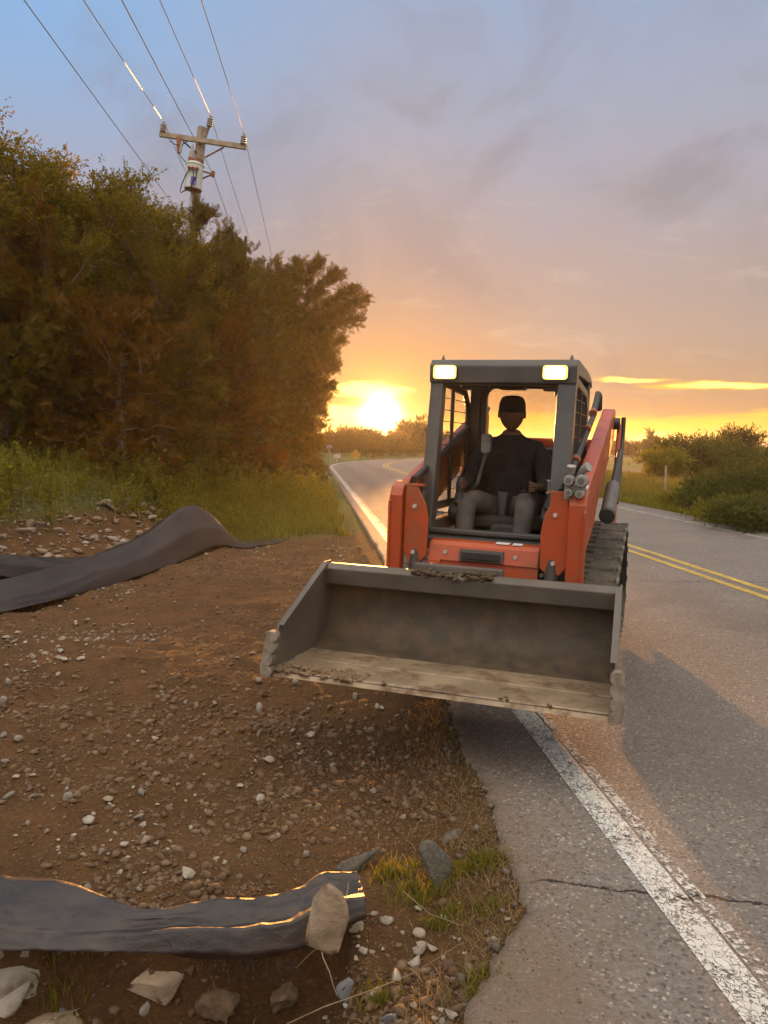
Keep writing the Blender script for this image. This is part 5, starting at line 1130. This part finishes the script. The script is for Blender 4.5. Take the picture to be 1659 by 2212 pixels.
def sweep(name, rails, label, seed, nu=160, wr=.012, group=None, parent=None, drop=None):
    """rails: list of rows; each row is a list of 3D points of equal count (along). Smooth surface with creases through the rows."""
    A = np.array(rails, float); m_, n = A.shape[:2]
    tt = np.linspace(0, n-1, nu); res = np.zeros((m_, nu, 3))
    for r in range(m_):
        for c in range(3):
            p = A[r, :, c]; k = np.clip(tt.astype(int), 0, n-2); f = tt-k; pm = p[np.maximum(k-1, 0)]; p0 = p[k]; p1 = p[k+1]; p2 = p[np.minimum(k+2, n-1)]
            res[r, :, c] = .5*((2*p0)+(-pm+p1)*f+(2*pm-5*p0+4*p1-p2)*f**2+(-pm+3*p0-3*p1+p2)*f**3)
    sub = 7; rows = []
    for r in range(m_-1):
        for q in range(sub): rows.append(res[r]*(1-q/sub)+res[r+1]*(q/sub))
    rows.append(res[-1]); G = np.array(rows)
    ii, jj = np.meshgrid(np.arange(G.shape[0]), np.arange(nu), indexing='ij')
    G[:, :, 2] += wr*(fbm(jj*.045+seed, ii*.10, 1, 3, seed)*1.5+.8*np.abs(fbm(jj*.025, ii*.5+jj*.06, 1, 3, seed+5)))
    cr_ = np.abs(fbm(jj*.045+ii*.03+seed, ii*.10-jj*.02, 1, 2, seed+21)); G[:, :, 2] += wr*1.6*np.clip(.22-cr_, 0, 1)
    G[:, :, 1] += wr*.7*fbm(jj*.05, ii*.3, 1, 3, seed+9)
    I_ = np.arange(G.shape[0]*nu).reshape(G.shape[0], nu)
    o = np_mesh(name, G.reshape(-1, 3), np.stack([I_[:-1, :-1].ravel(), I_[:-1, 1:].ravel(), I_[1:, 1:].ravel(), I_[1:, :-1].ravel()], 1), 'sheet', parent, smooth=True)
    s_ = o.modifiers.new('thickness', 'SOLIDIFY'); s_.thickness = .0015; s_.offset = 0
    if label: tag(o, label, 'plastic sheet', group)
    return o
def P3(px, py, d): return tuple(pd(px, py, d))
# near sheet: lies on the gravel edge, folds over a ridge and hangs into the ditch
q0 = [(-160, 1880), (0, 1890), (150, 1905), (300, 1962), (440, 1946), (540, 1940), (620, 1925), (690, 1890), (770, 1882)]
q1 = [(-160, 1950), (0, 1958), (150, 1965), (300, 1985), (440, 1975), (540, 1972), (620, 1958), (690, 1925), (782, 1915)]
q2 = [(-160, 2025), (0, 2022), (150, 2024), (300, 2014), (440, 2006), (540, 2003), (630, 1992), (700, 1955), (788, 1935)]
q3 = [(-160, 2052), (0, 2048), (150, 2048), (300, 2052), (440, 2056), (540, 2066), (630, 2052), (705, 2025), (792, 1975)]
q4 = [(-160, 2054), (0, 2050), (150, 2050), (300, 2054), (440, 2082), (540, 2082), (630, 2070), (705, 2045), (795, 1990)]
def dd(py, z): g_ = gp(800, py, z); return g_.y
rails = [[tuple(gp(x, y, z)) for x, y in q] for q, z in ((q0, -.035), (q1, -.050))]
zz2 = [-.085, -.082, -.072, -.042, -.026, -.027, -.030, -.012, -.012]
rails += [[tuple(gp(q1[i][0]*.25+q2[i][0]*.75, q1[i][1]*.25+q2[i][1]*.75, -.068-(.004 if 3 <= i <= 6 else 0)+(.02 if i > 6 else 0))) for i in range(9)]]
rails += [[tuple(gp(x, y, zz2[i])) for i, (x, y) in enumerate(q2)]]
rails += [[(gp(x, q2[i][1], zz2[i]).x, gp(x, q2[i][1], zz2[i]).y-.03, zz2[i]-(y-q2[i][1])*.00118) for i, (x, y) in enumerate(q3)]]
rails += [[(r[0], r[1]+.03+.0, r[2]-.01-(q4[i][1]-q3[i][1])*.0013) for i, r in enumerate(rails[4])]]
sweep('plastic_sheet', rails, 'near black woven sheet folded over the ditch edge at the bottom left', 3, 200, .008, 'black woven sheets')
# hanging frayed strands
fr_ = MB(); rr = random.Random(4)
for k in range(46):
    px = rr.uniform(455, 640); b_ = gp(px, 2072, -.12); b_.y += 0; L = rr.uniform(.02, .09); fr_.tube([b_, b_+Vector((rr.uniform(-.01, .01), rr.uniform(-.01, .0), -L*.6)), b_+Vector((rr.uniform(-.015, .015), rr.uniform(-.01, .01), -L))], .0008, 3)
fr_.build('frayed_threads', 'sheet', bpy.data.objects['plastic_sheet'])
# upper sheet: long hump along the foot of the bank
MATS['sheet_thin'] = MATS['sheet'].copy(); MATS['sheet_thin'].node_tree.nodes['Mix Shader'].inputs[0].default_value = .34
def hump(path, label, seed, wrk=.03):
    R_ = [[], [], [], [], []]
    n = len(path)
    for i, (x, y, h, w_) in enumerate(path):
        a = path[max(i-1, 0)]; b = path[min(i+1, n-1)]; t_ = Vector((b[0]-a[0], b[1]-a[1])).normalized(); nn = Vector((t_.y, -t_.x))       # to the right of the path
        z0 = float(ter(x, y))
        for k, (s, hh) in enumerate(((-1.0, .02), (-.5, .75), (-.02, 1.0), (.42, .55), (.62, .02))):
            xx, yy = x+nn.x*s*w_, y+nn.y*s*w_; R_[k].append((xx, yy, max(float(ter(xx, yy))+.015, z0+h*hh)))
    o = sweep('plastic_sheet', R_, label, seed, 170, wrk, 'black woven sheets'); o.data.materials[0] = MATS['sheet_thin']; return o
hump([(-6.0, 4.7, .26, .5), (-4.5, 5.9, .30, .5), (-3.62, 7.0, .26, .42), (-3.3, 8.3, .30, .42), (-3.05, 9.6, .38, .46), (-2.85, 10.8, .62, .5), (-2.65, 11.6, .54, .46), (-2.3, 12.4, .10, .36), (-1.8, 13.3, .05, .3)], 'long black sheet humped along the gravel edge, its far end lit through by the sun', 11)
hump([(-6.4, 6.5, .26, .42), (-5.0, 7.3, .28, .42), (-4.2, 8.2, .25, .36), (-3.75, 9.2, .20, .3), (-3.4, 10.2, .06, .2)], 'shorter black sheet fold lying behind the long one against the rubble', 14)
# twigs
for i, (pts, r, lab) in enumerate([
    ([(620, 2212, -.25), (700, 2175, -.16), (800, 2140, -.12), (900, 2100, -.08), (960, 2060, -.02), (1000, 2035, .0)], .0022, 'long thin twig running from the ditch up to the asphalt at the bottom'),
    ([(720, 2005, .03), (735, 1985, .02), (743, 1950, .02), (752, 1920, .04), (752, 1905, .05)], .003, 'bent twig standing right of the upright rock'),
    ([(690, 2030, -.12), (698, 2070, -.14), (712, 2100, -.16), (720, 2130, -.18), (728, 2150, -.19)], .0026, 'forked twig hanging below the upright rock'),
    ([(640, 2090, -.2), (670, 2060, -.15), (690, 2045, -.12)], .002, 'short twig leaning on the foot of the upright rock'),
    ([(870, 1925, -.06), (930, 1975, -.07), (1000, 2000, -.02)], .0018, 'fine straw across the green tufts')]):
    mb = MB(); mb.tube([gp(x, y, z) for x, y, z in pts], [r*(1-.12*k) for k in range(len(pts))], 5); tag(mb.build('twig', 'twig'), lab, 'twig', 'twigs in the near ditch')

# ================================================================ utility pole and wires
PB = pd(419, 640, 21.4); PBx, PBy = PB.x, PB.y; zb = float(ter(PBx, PBy)); PT = pd(437, 276, 21.4)
PBx = pd(419, 455, 21.4).x+(pd(419, 455, 21.4).x-PT.x)/(PT.z-pd(419, 455, 21.4).z)*(pd(419, 455, 21.4).z-zb)
pole = empty('utility_pole', (PBx, PBy, zb)); tag(pole, 'leaning wooden utility pole with crossarm and white transformer above the thicket', 'utility pole')
def L3(v): return Vector(v)-Vector((PBx, PBy, zb))
top = L3(PT); axd = top.normalized()
def along(z): return Vector((0, 0, 0)).lerp(top, z/top.z)
mb = MB(); mb.tube([along(0)-Vector((0, 0, .3)), along(top.z*.5), top], [.18, .155, .125], 18); mb.build('pole', 'pole_wood', pole, smooth=True)
a0, a1 = L3(pd(345, 290, 21.25)), L3(pd(531, 318, 21.15)); ax_ = (a1-a0).normalized(); upv = (axd-ax_*axd.dot(ax_)).normalized(); fv = ax_.cross(upv)
mb = MB()
def obox(mb, c, x, y, z, dx, dy, dz):
    vs = [c+x*sx*dx/2+y*sy*dy/2+z*sz*dz/2 for sx in (-1, 1) for sy in (-1, 1) for sz in (-1, 1)]; mb.add(vs, [(0, 1, 3, 2), (4, 6, 7, 5), (0, 4, 5, 1), (2, 3, 7, 6), (0, 2, 6, 4), (1, 5, 7, 3)])
obox(mb, (a0+a1)/2, ax_, fv, upv, (a1-a0).length, .10, .125); arm_ = mb.build('crossarm', 'arm_wood', pole, bevel=.006)
def insulator(px, py, px2_, py2, d, nm='insulator'):
    b_ = L3(pd(px, py, d)); t_ = L3(pd(px2_, py2, d)); dr = (t_-b_); mb = MB(); n = 12; pts = [b_+dr*(k/n) for k in range(n+1)]
    mb.tube(pts, [.085 if k % 3 == 1 else (.075 if k % 3 == 2 else .055) for k in range(n+1)], 14); mb.tube([t_, t_+dr*.18], .05, 10); return mb.build(nm, 'porcelain', pole, smooth=True), t_+dr*.2
i1, w1 = insulator(352, 285, 354, 268, 21.2); i2, w2 = insulator(452, 274, 455, 255, 21.15); i3, w3 = insulator(525, 312, 527, 294, 21.1)
mb = MB(); mb.tube([L3(pd(441, 300, 21.3)), L3(pd(446, 286, 21.25)), L3(pd(452, 272, 21.15))], [.05, .05, .04], 8); mb.build('ridge_bracket', 'pole_wood', pole)
for (p, q, nm) in (((395, 305), (424, 330), 'brace'), ((484, 318), (443, 340), 'brace')):
    mb = MB(); mb.tube([L3(pd(p[0], p[1], 21.2)), L3(pd(q[0], q[1], 21.25))], .022, 6); mb.build(nm, 'rust' if p[0] > 420 else 'wire_black', pole)
# fuse cutout under the arm
mb = MB(); mb.tube([L3(pd(386, 297, 21.2)), L3(pd(387, 315, 21.15))], [.06, .07], 8); mb.tube([L3(pd(385, 315, 21.15)), L3(pd(386, 331, 21.1))], [.05, .03], 8); fz = mb.build('fuse_cutout', 'rust', pole)
mb = MB(); mb.tube([L3(pd(392, 312, 21.1)), L3(pd(389, 330, 21.05))], [.045, .03], 8); mb.build('fuse_tube', 'porcelain', fz)
# transformer
t0, t1 = L3(pd(417, 409, 21.0)), L3(pd(421, 355, 21.0)); mb = MB(); mb.tube([t0, t0.lerp(t1, .94), t0.lerp(t1, .95), t1], [.225, .225, .245, .235], 28); mb.tube([t1, t1+axd*.05], [.235, .15], 28); tk = mb.build('transformer', 'tank', pole, smooth=True)
mb = MB(); mb.tube([t0-axd*.02, t0+axd*.002], [.226, .228], 28); mb.build('rust_rim', 'rust', tk)
bb_ = L3(pd(413, 350, 20.95)); mb = MB(); mb.tube([bb_, bb_+axd*.10], .085, 12); mb.build('bushing_base', 'rust', tk); mb = MB(); mb.tube([bb_+axd*.10, bb_+axd*.22, bb_+axd*.45], [.085, .07, .012], 12); mb.build('bushing', 'porcelain', tk)
mb = MB(); obox(mb, L3(pd(418, 390, 20.755)), ax_, fv, upv, .16, .006, .20); mb.build('label_plate', 'blue_decal', tk)
for dx in (-9, -1, 8):
    mb = MB(); mb.tube([L3(pd(418+dx, 363+dx*.12, 20.80)), L3(pd(418+dx, 364+dx*.12, 20.70))], [.05, .035], 10); mb.build('terminal', 'rust', tk)
mb = MB(); obox(mb, L3(pd(431, 352, 21.1)), ax_, fv, upv, .12, .2, .18); mb.build('mount', 'rust', pole)
for pts in ([(417, 366, 20.7), (418, 378, 20.72), (416, 395, 20.74), (410, 410, 20.78), (400, 412, 20.9), (391, 416, 21.0), (389, 412, 21.0), (392, 400, 20.95), (402, 376, 20.8), (408, 366, 20.75)], [(425, 366, 20.7), (424, 380, 20.73), (414, 400, 20.78), (404, 410, 20.9), (396, 413, 20.95)],
            [(388, 333, 21.1), (395, 344, 21.0), (404, 352, 20.9)], [(366, 303, 21.2), (376, 311, 21.15), (386, 314, 21.15), (398, 310, 21.2), (408, 303, 21.25)]):
    mb = MB(); mb.tube([L3(pd(*p)) for p in pts], .014, 5); mb.build('jumper_wire', 'wire_black', pole)
# neutral bracket
nb = L3(pd(460, 376, 20.9)); mb = MB(); mb.tube([L3(pd(434, 369, 21.3)), nb], .022, 6); mb.tube([L3(pd(432, 388, 21.3)), nb], .022, 6); mb.tube([nb-axd*.07, nb+axd*.07], .05, 8); mb.build('neutral_bracket', 'rust', pole)
mb = MB(); mb.tube([L3(pd(411, 470, 21.15)), L3(pd(415, 400, 21.15))], .03, 6); mb.build('conduit', 'steel', pole)
def wire(name, p_mid, top_px, far, lab, r=.0085, d_top=None, sag=.25):
    """two spans from the attachment: towards the viewer (leaves the frame at top_px) and away down the road"""
    pm = p_mid; q = pd(top_px[0], top_px[1], d_top); dirv = (q-pm); e1 = pm+dirv*1.9; e2 = far
    pts = []
    for k in range(13): t_ = k/12; p = e1.lerp(pm, t_); p.z -= sag*4*t_*(1-t_)*0; pts.append(p)
    for k in range(1, 25): t_ = k/24; p = pm.lerp(e2, t_); p.z -= 4*.55*t_*(1-t_); pts.append(p)
    mb = MB(); mb.tube(pts, r, 6); o = mb.build(name, 'wire', smooth=False); tag(o, lab, 'power line', 'overhead lines at the utility pole'); return o
off = Vector((PBx, PBy, zb))
def farp(px, py, d): return pd(px, py, d)
W1, W2, W3 = w1+off, w2+off, w3+off; W4 = nb+off
wire('power_line', W1, (180, 0), farp(610, 810, 75), 'overhead conductor on the leftmost crossarm insulator', d_top=12.5)
wire('power_line', W2, (345, 0), farp(640, 800, 75), 'overhead conductor on the insulator at the pole top', d_top=12.6)
wire('power_line', W3, (435, 0), farp(655, 810, 75), 'overhead conductor on the rightmost crossarm insulator', d_top=12.8)
wire('power_line', W4, (263, 0), farp(640, 850, 75), 'lower overhead wire on the small bracket right of the transformer', d_top=10.8)
wire('power_line', L3(pd(420, 505, 21.2))+off, (52, 0), farp(620, 860, 75), 'lowest overhead wire passing in front of the cedars to the upper left', .006, d_top=8.5)

# --- small roadside things far off
def post(px, py0, py1, d, r, lab, group=None):
    b_ = at(px, d); t_ = pd(px, py0, d); mb = MB(); mb.tube([(0, 0, -.2), (0, 0, t_.z-b_[2])], r, 8); o = mb.build('field_post', 'post_wood', bevel=.005); o.location = b_; tag(o, lab, 'post', group)
post(1439, 1006, 1050, 30, .045, 'pale wooden post standing in the weeds before the dark bushes', 'posts in the field across the road')
post(1383, 970, 1003, 70, .075, 'taller distant post in front of the round tree by the water', 'posts in the field across the road')
def sign(px, py, d, s, lab, material, rot):
    b_ = at(px, d); c = pd(px, py, d); h = c.z-b_[2]; o = empty('road_sign', b_); tag(o, lab, 'road sign'); mb = MB(); mb.tube([(0, 0, -.1), (0, 0, h+s*.4)], .03, 6); mb.build('post', 'sign_back', o)
    mb = MB(); mb.box((0, -.045, h), (s, .012, s*(1 if rot else .6)), (Vector((0, 1, 0)), R(45 if rot else 0))); mb.build('panel', material, o)
sign(768, 982, 62, .62, 'small yellow diamond road sign at the far bend', 'sign_yellow', True)
sign(728, 985, 58, .55, 'small pale rectangular sign left of the diamond sign', 'sign_back', False)
sign(711, 965, 30, .22, 'small marker plate on a stake at the verge by the thicket end', 'sign_back', False)

# ================================================================ haze
def haze():
    mt = bpy.data.materials.new('haze'); mt.use_nodes = True; t = NT(mt.node_tree); t.n.clear()
    v = t.new('ShaderNodeVolumePrincipled'); v.inputs['Density'].default_value = HAZE_D; v.inputs['Color'].default_value = (.95, .90, .85, 1); v.inputs['Anisotropy'].default_value = HAZE_G
    o = t.new('ShaderNodeOutputMaterial'); t.l.new(v.outputs[0], o.inputs['Volume']); MATS['haze'] = mt
    mb = MB(); mb.bb(-2800, 2800, -70, 2800, -12, 12.5); h_ = mb.build('haze', 'haze'); tag(h_, kind='stuff', label='thin evening haze glowing round the low sun', cat='haze')
HAZE_D = .0006; HAZE_G = .64
if HAZE_D > 0: haze()
